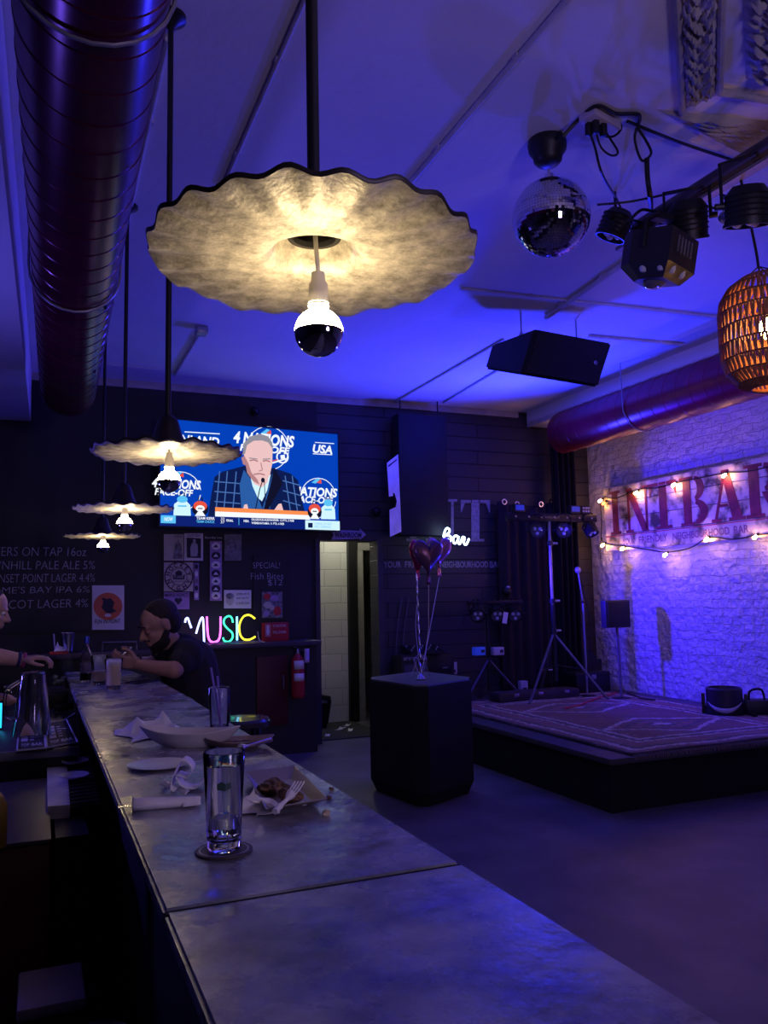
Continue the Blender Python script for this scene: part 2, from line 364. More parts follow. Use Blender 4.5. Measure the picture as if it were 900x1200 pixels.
# ------------------------------------------------------------------ bar
bar = thing('bar_counter', 'long bar with a grey concrete slab top and a dark body', 'bar counter', (.39, 2.2, 0))
X0, X1 = .165, .613
def slab(y0, y1, far=False):
    b = MB(); poly = [(X0, y0, 1.025), (X1, y0, 1.025), (X1, y1, 1.025), (X0, y1, 1.025)]
    if far: poly = [(X0, y0, 1.025), (X1+.005, y0, 1.025), (.6, 4.45, 1.025), (.56, 4.9, 1.025), (.52, 5.3, 1.025), (X0, 5.35, 1.025)]
    bm = bmesh.new(); vs = [bm.verts.new(p) for p in poly]; f = bm.faces.new(vs)
    r = bmesh.ops.extrude_face_region(bm, geom=[f]); bmesh.ops.translate(bm, verts=[g for g in r['geom'] if isinstance(g, bmesh.types.BMVert)], vec=(0, 0, .025))
    bmesh.ops.bevel(bm, geom=bm.edges[:], offset=.005, segments=2, affect='EDGES'); b.frombm(bm)
    return b.build('concrete_slab', barcon, bar)
for y_ in (1.167, 3.501): MB().box(((X0+X1)/2, y_, 1.036), (X1-X0-.004, .012, .022)).build('joint_filler', pm('dark_joint', (.008, .008, .01), .9), bar)
slab(-.9, 1.163); slab(1.171, 3.497); slab(3.505, 5.3, True)
MB().box((.4, 2.2, .512), (.3, 6.1, 1.022)).build('bar_body', pm('bar_body_paint', (.02, .018, .02), .5), bar)
# ------------------------------------------------------------------ pendant lamps over the bar
silver = pm('aged_silver_leaf', (.3, .27, .21), .5, metal=.25, var=.45, scale=34, col2=(.72, .67, .55), contrast=(.3, .62), bump=.2, bscale=90, detail=14, nrough=.72)
shade_out = pm('dark_bronze', (.03, .026, .024), .45, metal=.5)
bulbmat = em('lit_bulb_glass', (1, .75, .42), 54)
mirror = pm('mirror_chrome', (.55, .55, .58), .06, metal=1, var=.02)
sock = pm('grey_socket', (.42, .41, .39), .5)
def pendant(X, Y, z, r, zb, label, tilt=0.):
    o = thing('pendant_lamp', label, 'pendant lamp', (X, Y, ZC), 'ruffled pendant lamps over the bar')
    MB().lathe([(.0, 0), (.055, 0), (.055, -.015), (.03, -.03), (.012, -.05), (0, -.05)], (X, Y, ZC), 24).build('ceiling_rose', blackm, o)
    MB().cyl((X, Y, ZC-.04), (X, Y, z+.13), .0105, n=12).build('stem', blackm, o)
    ph = random.random()*6
    def wv(rr, zz, a, i, k=1.):
        f = max(0, (rr-.1)/(r-.1)); f = f*f
        return rr*(1+.01*f*math.sin(22*a+ph)), zz+k*f*(.0042*math.sin(22*a+ph)+.003*math.sin(9*a+1))
    prof = [(.046, .04), (.053, .034), (.061, .022), (.07, .009), (.08, .001), (.1, -.002), (.13, -.003), (.17, -.004), (.2, -.004), (.23, -.003), (.25, -.002), (r, 0)]
    MX = Matrix.Rotation(tilt, 3, 'X')
    b = MB(); b.lathe(prof, (X, Y, z), 176, MX, wave=wv); b.mi = 1
    b.lathe([(0, .135), (.02, .132), (.034, .118), (.04, .1), (.05, .065), (.063, .034), (.076, .016)]+[(q[0]+.004, q[1]+.006) for q in prof[5:-1]]+[(r+.001, .0075), (r+.001, .001), (r, 0.)], (X, Y, z), 176, MX, wave=wv)
    b.build('shade', [silver, shade_out], o, smooth=60, recalc=False)
    b = MB(); b.lathe([(.047, .04), (.044, .034), (.036, .034), (.033, .042)], (X, Y, z), 32); b.lathe([(.034, .055), (0, .055)], (X, Y, z), 32); b.build('inner_ring', blackm, o)
    bx = X+.006; top = zb+.04
    MB().tube(catmull([(X, Y, z+.1), (X+.001, Y-.004, z+.03), (bx, Y, top+.062)], 5), .004, 8).build('cord', sock, o)
    MB().lathe([(0, .062), (.011, .06), (.012, .045), (.0155, .04), (.0165, .012), (.0175, .004), (0, .004)], (bx, Y, top), 24).build('socket', sock, o)
    bu = MB().lathe([(.0155, .052), (.017, .048), (.0165, .042), (.014, .038)]+[(.0395*math.cos(t), .0395*math.sin(t)) for t in [R(x) for x in (68, 58, 45, 32, 20, 10, 2)]], (bx, Y, zb), 32).build('bulb', bulbmat, o)
    MB().lathe([(.0396*math.cos(t), .0396*math.sin(t)) for t in [R(x) for x in (2, -8, -20, -35, -50, -65, -78, -89.9)]], (bx, Y, zb), 32).build('mirrored_tip', mirror, bu)
    return o
pendant(.405, 1.225, 2.012, .262, 1.888, 'nearest and largest pendant lamp with a ruffled silver shade, its underside facing us', R(-1))
pendant(.405, 2.86, 1.968, .252, 1.872, 'second ruffled pendant lamp, hanging in front of the television')
pendant(.405, 4.42, 1.942, .25, 1.864, 'third ruffled pendant lamp, just below and left of the television')
pendant(.405, 5.93, 1.916, .25, 1.838, 'farthest and smallest ruffled pendant lamp over the bar end')
# ------------------------------------------------------------------ the far wall: television, chalk menu, posters, signs
def lin(c): return tuple(((x/255+.055)/1.055)**2.4 if x > 10 else x/255/12.92 for x in c)
def disp(name, rgb, k=1.):
    m = pm('screen_'+name, (.004, .004, .004), .35, var=.02, es=k, ecol=lin(rgb), spec=.2); return m
def heights(p, q):
    return (q-p).length
# --- television
BL, BR = at(187, 620, Y=7.72), at(397, 618, Y=7.95)
zb = (BL.z+BR.z)/2; BL.z = BR.z = zb
TL = at(187, 492, Y=7.72); TVH = (TL.z+at(397, 507.5, Y=7.95).z)/2-zb
UX = (BR-BL).normalized(); UYV = UP; UN = UX.cross(UYV); TVW = (BR-BL).length    # UN points to the room
tv = thing('television', 'large wall television showing a man in a plaid jacket at a press desk', 'television', BL+UX*TVW/2-UN*.02)
def tvp(u, v, d=0.): return BL+UX*(u*TVW)+UP*(v*TVH)+UN*d
b = MB()
for (u0, u1, v0, v1) in ((-.008, 0, -.014, 1.014), (1, 1.008, -.014, 1.014), (0, 1, -.014, 0), (0, 1, 1, 1.014)):
    b.prism([tvp(u0, v0, .012), tvp(u1, v0, .012), tvp(u1, v1, .012), tvp(u0, v1, .012)], -UN*.05)
b.prism([tvp(0, 0, -.02), tvp(1, 0, -.02), tvp(1, 1, -.02), tvp(0, 1, -.02)], -UN*.03)
b.build('frame', black, tv)
def cp(x, y):
    top = 78+(x-96)*.0718; return ((x-98)/722, 1-(y-top)/(512-top))
tmats = [disp('blue', (0, 62, 178)), disp('white', (240, 246, 255)), disp('navy', (10, 26, 74)), disp('plaid', (70, 110, 175)), disp('skin', (232, 190, 188)), disp('hair', (140, 138, 150)),
         disp('orange', (245, 140, 75)), disp('cyan', (90, 190, 240)), disp('pale', (205, 240, 255)), disp('red', (225, 80, 60)), disp('dark', (14, 16, 34)), disp('scarf', (40, 90, 160)), disp('shade', (178, 126, 128)), disp('ticker', (8, 30, 110))]
TI = dict(blue=0, white=1, navy=2, plaid=3, skin=4, hair=5, orange=6, cyan=7, pale=8, red=9, dark=10, scarf=11, shade=12, ticker=13)
scr = MB(); _lay = [0]
def spoly(col, pts):
    _lay[0] += 1; scr.mi = TI[col]
    scr.add([tvp(*cp(*p), .0005+_lay[0]*.00012) for p in pts], [list(range(len(pts)))])
def sline(col, pts, wd):
    for a, c in zip(pts, pts[1:]):
        d = V((c[0]-a[0], c[1]-a[1])); n = V((-d.y, d.x)).normalized()*wd/2
        spoly(col, [(a[0]-n.x, a[1]-n.y), (c[0]-n.x, c[1]-n.y), (c[0]+n.x, c[1]+n.y), (a[0]+n.x, a[1]+n.y)])
def sell(col, cx, cy, rx, ry, n=24): spoly(col, [(cx+rx*math.cos(2*PI*k/n), cy+ry*math.sin(2*PI*k/n)) for k in range(n)])
def sarc(col, cx, cy, r, a0, a1, wd): sline(col, [(cx+r*math.cos(R(a0+(a1-a0)*k/12)), cy+r*math.sin(R(a0+(a1-a0)*k/12))) for k in range(13)], wd)
def stxt(col, s, x0, y0, x1, y1, bold=.02, shear=.2):
    _lay[0] += 1; scr.mi = TI[col]; a, c, e = cp(x0, y1), cp(x1, y1), cp(x0, y0)
    o = tvp(*a, .0005+_lay[0]*.00012)
    txt('t', s, o, UX, UP, (c[0]-a[0])*TVW, (e[1]-a[1])*TVH, None, dep=0, bold=bold, shear=shear, mb=scr)
spoly('blue', [(98, 512), (820, 513), (820, 130), (98, 78)])
sline('white', [(187, 131), (322, 136)], 4); stxt('white', 'FINLAND', 140, 140, 320, 178, .03)
for (x0, y0, x1, y1, x2, y2, x3, y3, ox, oy, rr) in ((405, 122, 628, 172, 420, 174, 608, 203, 516, 190, 88), (640, 340, 815, 377, 648, 378, 795, 406, 730, 385, 78), (98, 322, 248, 360, 98, 362, 220, 390, 170, 372, 78)):
    sarc('white', ox, oy, rr, 185, 355, 3); sarc('white', ox, oy, rr, 10, 100, 3)
    spoly('cyan', [(ox-30, oy-60), (ox-5, oy-78), (ox+8, oy-74), (ox-12, oy-56)]); spoly('red', [(ox-8, oy-60), (ox+12, oy-74), (ox+14, oy-56)])
    stxt('white', '4 NATIONS' if ox != 516 else '4 NATIONS', x0-30 if ox != 730 else x0-60, y0, x1, y1, .035); stxt('white', 'FACE-OFF', x2-20, y2, x3, y3, .03)
sarc('white', 575, 225, 24, 0, 360, 6); spoly('white', [(566, 218), (584, 216), (586, 232), (568, 234)]); sline('white', [(532, 250), (590, 232)], 6); sline('red', [(530, 243), (556, 236)], 4)
stxt('white', 'USA', 706, 171, 793, 206, .03)
sline('white', [(716, 164), (802, 168)], 3); sline('white', [(706, 210), (792, 213)], 3)
# the man on the screen
spoly('navy', [(275, 470), (285, 400), (300, 312), (330, 290), (425, 262), (535, 270), (610, 292), (640, 318), (652, 380), (675, 470)])
for x in (320, 350, 385): sline('plaid', [(x, 288), (x-14, 445)], 4)
for x in (585, 615): sline('plaid', [(x, 300), (x+22, 445)], 4)
for y in (330, 370, 410): sline('plaid', [(300, y), (400, y+6)], 4); sline('plaid', [(575, y-10), (650, y+8)], 4)
spoly('scarf', [(415, 280), (445, 320), (490, 435), (405, 435), (398, 340)]); spoly('scarf', [(540, 275), (520, 330), (490, 435), (520, 435), (548, 330)])
spoly('pale', [(440, 300), (475, 345), (525, 295), (510, 360), (488, 405), (470, 390), (450, 345)])
spoly('dark', [(540, 268), (575, 330), (515, 436), (495, 436), (520, 350)])
spoly('skin', [(440, 290), (520, 290), (510, 330), (488, 350), (455, 335)])
spoly('skin', [(416, 220), (418, 180), (445, 150), (490, 142), (522, 162), (533, 205), (531, 255), (520, 302), (500, 330), (478, 338), (452, 325), (428, 292)])
spoly('shade', [(416, 222), (428, 292), (452, 325), (478, 338), (470, 318), (445, 290), (432, 250)])
spoly('hair', [(410, 222), (414, 175), (438, 146), (480, 133), (515, 143), (532, 168), (536, 215), (530, 190), (515, 168), (490, 160), (455, 162), (428, 180), (420, 215)])
sline('shade', [(438, 243), (455, 239), (472, 245)], 6); sline('shade', [(492, 244), (508, 240), (522, 246)], 6)
sline('hair', [(436, 232), (470, 236)], 4); sline('hair', [(492, 236), (524, 233)], 4)
sline('shade', [(484, 250), (490, 280), (476, 284)], 4); sline('shade', [(455, 298), (478, 294), (500, 299)], 6); spoly('shade', [(405, 232), (416, 225), (422, 262), (412, 258)])
sline('dark', [(491, 320), (478, 360), (462, 436)], 4); sline('dark', [(498, 322), (500, 380), (505, 436)], 3); sell('dark', 492, 320, 8, 10, 12)
spoly('skin', [(412, 436), (416, 420), (428, 418), (432, 437)]); spoly('skin', [(538, 438), (556, 414), (568, 412), (576, 439)])
# desk, caps, ticker
spoly('orange', [(302, 433), (690, 441), (690, 456), (302, 450)]); spoly('white', [(302, 450), (690, 456), (690, 474), (302, 470)])
for ox, c1 in ((178, 'pale'), (770, 'pale')):
    spoly(c1, [(ox-32, 470), (ox-30, 425), (ox-12, 410), (ox+14, 410), (ox+30, 428), (ox+32, 470)]); sell('cyan', ox, 405, 20, 14, 14); sline('cyan', [(ox-16, 432), (ox+16, 432)], 6); sline('navy', [(ox-10, 392), (ox-4, 378)], 4); sline('navy', [(ox+10, 392), (ox+5, 378)], 4)
for ox in (245, 710):
    sell('dark', ox, 442, 31, 30, 18); sell('red', ox, 430, 26, 20, 16); sell('white', ox, 440, 17, 13, 14); spoly('white', [(ox-20, 470), (ox-8, 452), (ox+8, 452), (ox+20, 470)]); sline('dark', [(ox-8, 412), (ox-6, 395)], 4); sline('dark', [(ox+8, 412), (ox+6, 395)], 4); sline('dark', [(ox-9, 440), (ox+9, 440)], 4)
spoly('ticker', [(98, 470), (670, 473), (670, 513), (98, 512)])
spoly('cyan', [(100, 471), (154, 471), (154, 502), (100, 502)]); stxt('white', 'NOW', 112, 478, 144, 494)
stxt('white', 'TEAM KERR', 230, 473, 300, 484, .02, 0); stxt('cyan', 'TEAM CHUCK', 230, 487, 300, 497, .02, 0); stxt('white', '32', 323, 474, 338, 484, 0, 0); stxt('white', '37', 323, 487, 338, 497, 0, 0); stxt('white', 'FINAL', 345, 480, 372, 490, .02, 0)
sline('cyan', [(394, 474), (394, 502)], 2); stxt('white', 'NBA', 413, 480, 434, 490, .02, 0)
stxt('white', 'GILGEOUS-ALEXANDER: 12 PTS, 5 REB', 444, 474, 620, 484, .02, 0); stxt('white', 'WEMBANYAMA: 11 PTS, 6 REB', 444, 488, 578, 498, .02, 0)
spoly('pale', [(668, 476), (820, 477), (820, 513), (668, 512)]); spoly('navy', [(680, 486), (700, 486), (700, 505), (680, 505)]); stxt('cyan', 'COMING UP NEXT', 708, 484, 785, 493, 0, 0); stxt('cyan', 'PRESS CONFERENCE', 708, 496, 780, 505, 0, 0)
scr.build('screen', tmats, tv, smooth=0, recalc=False)
# --- lettering on walls
chalk = pm('white_chalk', (.45, .44, .48), .9, var=.35, scale=60)
def wl(name, s, x0, x1, ytop, ybase, Y, mat, parent=None, bold=0, dep=.002, shear=0, off=None):
    o = at(x0, ybase, Y=Y); w_ = at(x1, ybase, Y=Y).x-o.x; h = at(x0, ytop, Y=Y).z-o.z
    return txt(name, s, o, XP, UP, w_, h, mat, parent, dep, bold, off, shear)
def panel(b, x0, y0, x1, y1, Y, th=.006):
    p0, p1 = at(x0, y1, Y=Y), at(x1, y1, Y=Y); q0, q1 = at(x0, y0, Y=Y), at(x1, y0, Y=Y)
    b.prism([p0, p1, q1, q0], (0, th, 0)); return b
board_m = pm('blackboard', (.02, .02, .024), .6, var=.35, scale=4, detail=8)
mb_ = thing('chalkboard_menu', 'wide black chalkboard listing beers on tap behind the bar', 'chalkboard', (-.35, YB-.02, 1.6))
MB().box((-.6, YB-.011, 1.78), (2.55, .022, 1.15)).build('board', board_m, mb_)
for s, x0, x1, yt, yb in (('BEERS ON TAP 16oz', -13, 101, 641, 651.5), ('DOWNHILL PALE ALE 5%', -33, 111, 657.5, 667.5), ('SUNSET POINT LAGER 4.4%', -14, 111, 673, 683), ("JAME'S BAY IPA 6%", -14, 105, 688, 698.5), ('MASCOT LAGER 4%', -17, 103, 704, 714)):
    wl('chalk_line', s, x0, x1, yt, yb, YB-.023, chalk, mb_, bold=-.012, shear=.06)
Yp = YB-.03
def poster(x0, y0, x1, y1, mat, label, Y=Yp, name='poster', cat='poster', grp='posters on the far wall', th=.004):
    c = at((x0+x1)/2, y1, Y=Y); o = thing(name, label, cat, (c.x, Y, c.z), grp)
    panel(MB(), x0, y0, x1, y1, Y, th).build('sheet', mat, o); return o
def pshape(o, name, pts, Y, mat): return MB().add([at(*p, Y=Y) for p in pts], [list(range(len(pts)))]).build(name, mat, o, smooth=0)
def pell(o, name, cx, cy, rx, ry, Y, mat, n=28): return pshape(o, name, [(cx+rx*math.cos(2*PI*k/n), cy+ry*math.sin(2*PI*k/n)) for k in range(n)], Y, mat)
def ring(o, name, cx, cy, r0, r1, Y, mat, n=32, sy=1.04):
    b = MB(); vs = [at(cx+r*math.cos(2*PI*k/n), cy+r*sy*math.sin(2*PI*k/n), Y=Y) for r in (r0, r1) for k in range(n)]
    b.add(vs, [[k, (k+1) % n, n+(k+1) % n, n+k] for k in range(n)]); return b.build(name, mat, o, smooth=0)
ink = pm('dark_ink', (.03, .03, .05), .7); orange_ink = pm('orange_ink', (.7, .16, .07), .7); photoink = pm('photo_print', (.05, .05, .09), .6, var=.6, scale=30, col2=(.35, .34, .4)); cream = pm('cream_paper', (.55, .5, .45), .75, var=.12); redp = pm('red_print', (.5, .03, .04), .6); purpp = pm('purple_print', (.38, .25, .5), .7, var=.2, scale=40)
o = poster(108, 686, 145.5, 738, paper, 'white sheet with an orange round emblem, right of the chalk menu', grp=None, Y=YB-.032)
Y1, Y2, Y3 = YB-.036, YB-.038, YB-.040
pell(o, 'orange_disc', 126.5, 710.5, 17, 16, Y1, orange_ink)
pshape(o, 'emblem_face', [(119, 712), (121, 705), (119, 700), (125, 702), (130, 701), (134, 706), (132, 713), (137, 716), (130, 719), (124, 718)], Y2, ink); pell(o, 'emblem_mouth', 126.5, 721, 4, 2, Y2, paper, 12)
wl('caption', 'FUN IN POINT', 111, 141, 726, 731, Y1, ink, o, bold=.01)
# the group below the television
o = poster(192, 626, 215, 657, cream, 'plain greyish poster left of the framed figure photo'); wl('headline', 'LIVE MUSIC', 204, 214, 626.8, 630, Y1, ink, o); pshape(o, 'figure_print', [(203, 655), (205, 640), (209, 632), (213, 640), (214, 655)], Y1, photoink)
o = poster(216, 625, 238, 657, whitep, 'white framed photo poster of a standing figure', th=.012); pshape(o, 'photo', [(219, 653.5), (219, 630), (235.5, 631), (235.5, 654)], Y1-.01, ink)
pshape(o, 'figure', [(223.5, 652), (223, 642), (224.5, 637), (226.5, 635.5), (226, 632.5), (228, 631.5), (229.5, 633), (229, 636), (231.5, 638), (232, 646), (231, 652)], Y2-.01, pm('pale_print', (.45, .45, .5), .7)); wl('headline', 'COUNTRY NIGHT', 219, 235, 626, 629, Y1-.01, ink, o)
o = poster(246, 634, 260, 704, purpp, 'tall narrow purple banner with a column of emblems')
for k, yy in enumerate((640, 651, 662, 672, 681, 690, 698)):
    pell(o, 'banner_emblem', 253, yy, 5.4, 4.4, Y1, (paper, ink)[k % 2], 14); pshape(o, 'emblem_mark', [(250, yy+1.5), (253, yy-2), (256, yy+1.5)], Y2, (ink, paper)[k % 2])
wl('headline', 'Saturday Live', 240, 260, 628.5, 632, Y1, whitep, o)
o = poster(263, 626, 283, 657, pm('grey_poster', (.2, .2, .22), .7, var=.4, scale=14), 'grey poster at the right end of the row under the television')
pell(o, 'poster_blot', 272, 640, 6, 9, Y1, photoink, 16)
o = poster(192, 659, 226.5, 693, cream, 'white sheet with a round hockey night emblem')
ring(o, 'outer_ring', 209.5, 675.8, 15.6, 17, Y1, ink); ring(o, 'inner_ring', 209.5, 675.8, 9.2, 10, Y1, ink)
def arctext(o, s, cx, cy, r, a0, a1, size, Y, mat, inward=False):
    b = MB()
    for k, ch in enumerate(s):
        a = R(a0+(a1-a0)*k/(len(s)-1)); c = at(cx+r*math.cos(a), cy-r*1.04*math.sin(a), Y=Y)
        t = V((math.sin(a), 0, -math.cos(a))); u = V((math.cos(a), 0, math.sin(a)))
        if inward: t, u = -t, -u
        h = size; b0 = MB(); txt('t', ch, (0, 0, 0), t, u, None, h, None, mb=b0, dep=0, bold=.03)
        cc = sum(b0.vs, V((0, 0, 0)))/len(b0.vs); b.add([v-cc+c for v in b0.vs], b0.fs)
    return b.build('ring_lettering', mat, o, smooth=0)
arctext(o, 'HOCKEY', 209.5, 675.8, 12.9, 165, 15, .042, Y1, ink); arctext(o, 'NIGHT', 209.5, 675.8, 12.9, 205, 335, .042, Y1, ink, True)
pshape(o, 'emblem_crown', [(203, 679), (202, 673), (205.5, 675), (205.5, 670.5), (209.5, 668), (213.5, 670.5), (213.5, 675), (217, 673), (216, 679)], Y1, ink)
wl('emblem_word', 'IN CANADA', 204, 215, 674.5, 677.5, Y2, cream, o); wl('place_word', 'DOWN TOWN', 201, 218, 680.5, 683, Y1, ink, o)
o = poster(192, 694, 222, 714, purpp, 'lilac sheet with a heart below the hockey emblem'); wl('headline', 'MAPLE HEARTS', 193.5, 221, 695.5, 699.5, Y1, ink, o, bold=.01)
pshape(o, 'heart', [(209, 709), (204.5, 703.5), (205.5, 700.8), (208, 700.8), (209, 702), (210, 700.8), (212.5, 700.8), (213.5, 703.5)], Y1, ink)
o = poster(227.5, 660, 233, 703, purpp, 'narrow strip of stickers beside the hockey emblem')
for k in range(5): pell(o, 'sticker', 230.2, 664+k*8.4, 2.1, 3.2, Y1, (ink, paper, photoink)[k % 3], 12)
o = poster(262.5, 691.5, 294.5, 713, paper, 'small pale card with a face drawing and a block of text')
pell(o, 'face_drawing', 269.5, 703, 4.6, 6.6, Y1, cream); pell(o, 'hair_drawing', 269.5, 698.5, 4.8, 3.6, Y2, photoink, 16)
for k, s in enumerate(('come on in', 'and stay for', 'a cold one')): wl('card_text', s, 277, 292, 694+k*5.4, 697.5+k*5.4, Y1, ink, o)
o = thing('special_chalkboard', 'black chalkboard with the fish bites special for twelve dollars', 'chalkboard', (2.3, YB-.02, 1.4))
b = MB(); panel(b, 297, 650, 340, 727, YB-.02, .016); b.build('board', board_m, o)
for s, x0, x1, y0, y1 in (('SPECIAL!', 296, 328, 659, 666), ('Fish Bites', 294, 332, 671.5, 679), ('$12', 314, 331, 679.5, 687)): wl('chalk_line', s, x0, x1, y0, y1, YB-.023, chalk, o, bold=-.015)
o = poster(307, 693.5, 331, 724, photoink, 'colourful photo poster above the red arrow box')
for x, y, rx, ry, m in ((313, 699, 4, 4, redp), (322, 701, 5, 3.5, purpp), (314, 709, 5, 4, cream), (325, 716, 4.5, 5.5, redp), (312, 719, 3.6, 3.6, purpp), (319, 712, 3, 3, cream)): pell(o, 'print_patch', x, y, rx, ry, Y1, m, 12)
# --- service counter under the posters
cab = thing('service_counter', 'dark counter with a red door below the neon music letters', 'cabinet', (1.95, 7.85, 0))
MB().box((1.93, 7.875, .505), (1.17, .39, 1.01)).build('body', pm('dark_cabinet', (.02, .017, .024), .5), cab)
MB().box((1.93, 7.85, 1.035), (1.24, .44, .045), bev=.005).build('top', pm('dark_shelf', (.07, .065, .075), .35), cab)
p0, p1 = at(301, 852, Y=7.66), at(337, 768, Y=7.66)
d_ = MB().box(((p0.x+p1.x)/2, 7.67, (p0.z+p1.z)/2), (p1.x-p0.x, .02, p1.z-p0.z), bev=.004).build('door', pm('dark_red_paint', (.08, .006, .012), .5), cab)
MB().tube([(p1.x-.05, 7.655, .6), (p1.x-.05, 7.63, .62), (p1.x-.05, 7.63, .72), (p1.x-.05, 7.655, .74)], .006, 8).build('handle', grey, d_)
ZT = 1.058
# red arrow box
p0, p1 = at(309.5, 749, Y=7.8), at(338.5, 729, Y=7.8)
o = thing('arrow_box', 'red box with a white down arrow on the counter top right of the neon letters', 'box', ((p0.x+p1.x)/2, 7.83, ZT))
MB().box(((p0.x+p1.x)/2, 7.85, (ZT+p1.z)/2), (p1.x-p0.x, .1, p1.z-ZT), bev=.006).build('case', pm('bright_red_box', (.45, .02, .035), .45), o)
pshape(o, 'white_arrow_panel', [(311, 746), (311, 731.5), (317, 731.8), (317, 746)], 7.798, pm('arrow_red', (.6, .25, .28), .5)); pshape(o, 'arrow', [(312.8, 739), (312.8, 733), (315.2, 733), (315.2, 739), (316.6, 739), (314, 745), (311.4, 739)], 7.796, whitep)
for k, s in enumerate(('IN CASE OF FIRE', 'PULL DOWN')): wl('box_text', s, 320, 335, 732+k*7.5, 735+k*7.5, 7.798, whitep, o)
# fire extinguisher
ex, ey = at(349, 800, Y=7.6).x, 7.6
o = thing('fire_extinguisher', 'red fire extinguisher with white tags hanging on the counter end', 'fire extinguisher', (ex, ey, .52))
MB().lathe([(0, .53), (.05, .53), (.062, .545), (.064, .56), (.064, .86), (.056, .9), (.03, .925), (.024, .94)], (ex, ey, 0), 28, cap1=True).build('cylinder', pm('extinguisher_red', (.4, .02, .03), .35), o)
MB().lathe([(.024, .94), (.024, .965), (.012, .975), (.012, .99), (0, .99)], (ex, ey, 0), 16).build('valve', chrome, o)
MB().tube([(ex+.02, ey, .985), (ex-.05, ey-.01, 1.01)], .008, 8).build('lever', black, o); MB().tube(catmull([(ex+.01, ey-.02, .97), (ex+.08, ey-.03, .95), (ex+.085, ey-.03, .85), (ex+.075, ey-.02, .68)]), .01, 8).build('hose', black, o)
for k, (z0, z1) in enumerate(((.8, .88), (.69, .76))):
    MB().grid(lambda u, v: V((ex+.066*math.sin((u-.5)*1.7), ey-.066*math.cos((u-.5)*1.7), z0+(z1-z0)*v)), 8, 1).build('label', paper, o, thick=.001)
MB().grid(lambda u, v: V((ex+.045+.05*u, ey-.075-.01*math.sin(u*4), .86+.13*v)), 6, 4).build('tag', pm('lilac_tag', (.55, .45, .75), .5), o, thick=.001)
MB().box((ex, ey+.06, .8), (.05, .03, .1)).build('bracket', blackm, o)
# --- neon letters MUSIC on the counter
def cpx(q): return (150+q[0]*.23333, 620+q[1]*.23333)
NY = 7.78
neon = thing('neon_sign', 'neon letters spelling music in white, pink, green, blue and yellow on the counter', 'neon sign', (1.6, NY, ZT), 'neon lettering')
def ntube(o, name, strokes, col, conv, Y, es=7., r=.009, n=6):
    m = em('neon_'+name, col, es)
    for st in strokes:
        pts = [at(*conv(q), Y=Y) for q in st]
        MB().tube(catmull(pts, n) if len(pts) > 2 else pts, r, 8).build('letter_tube', m, o)
ntube(neon, 'white', [[(287, 470), (290, 452), (300, 448), (309, 472), (318, 497)], [(342, 525), (352, 490), (366, 452), (376, 448), (380, 500), (382, 568)]], (.42, .5, 1), cpx, NY, 3.2)
ntube(neon, 'pink', [[(396, 440), (400, 520), (410, 558), (432, 568), (455, 556), (464, 520), (465, 440)]], (1, .1, .95), cpx, NY, 4)
ntube(neon, 'green', [[(527, 470), (520, 445), (505, 437), (485, 450), (482, 475), (500, 500), (522, 520), (525, 545), (508, 565), (485, 562), (477, 545)]], (.06, 1, .5), cpx, NY, 1.6)
ntube(neon, 'blue', [[(547, 440), (548, 558)]], (.16, .62, 1), cpx, NY, 4)
ntube(neon, 'yellow', [[(638, 450), (610, 432), (580, 440), (560, 480), (562, 525), (580, 552), (610, 555), (640, 540)]], (1, .88, .04), cpx, NY, 1.8)
p0, p1 = at(212, 757, Y=NY), at(306, 752, Y=NY)
MB().box(((p0.x+p1.x)/2, NY+.02, ZT+.006), (p1.x-p0.x, .08, .012), bev=.003).build('base_rail', pm('clear_rail', (.3, .3, .35), .2), neon)
MB().tube(catmull([at(302, 740, Y=NY), at(304, 750, Y=NY), at(311, 753, Y=7.7), at(318, 753, Y=7.66)], 5), .004, 6).build('power_cord', paper, neon)
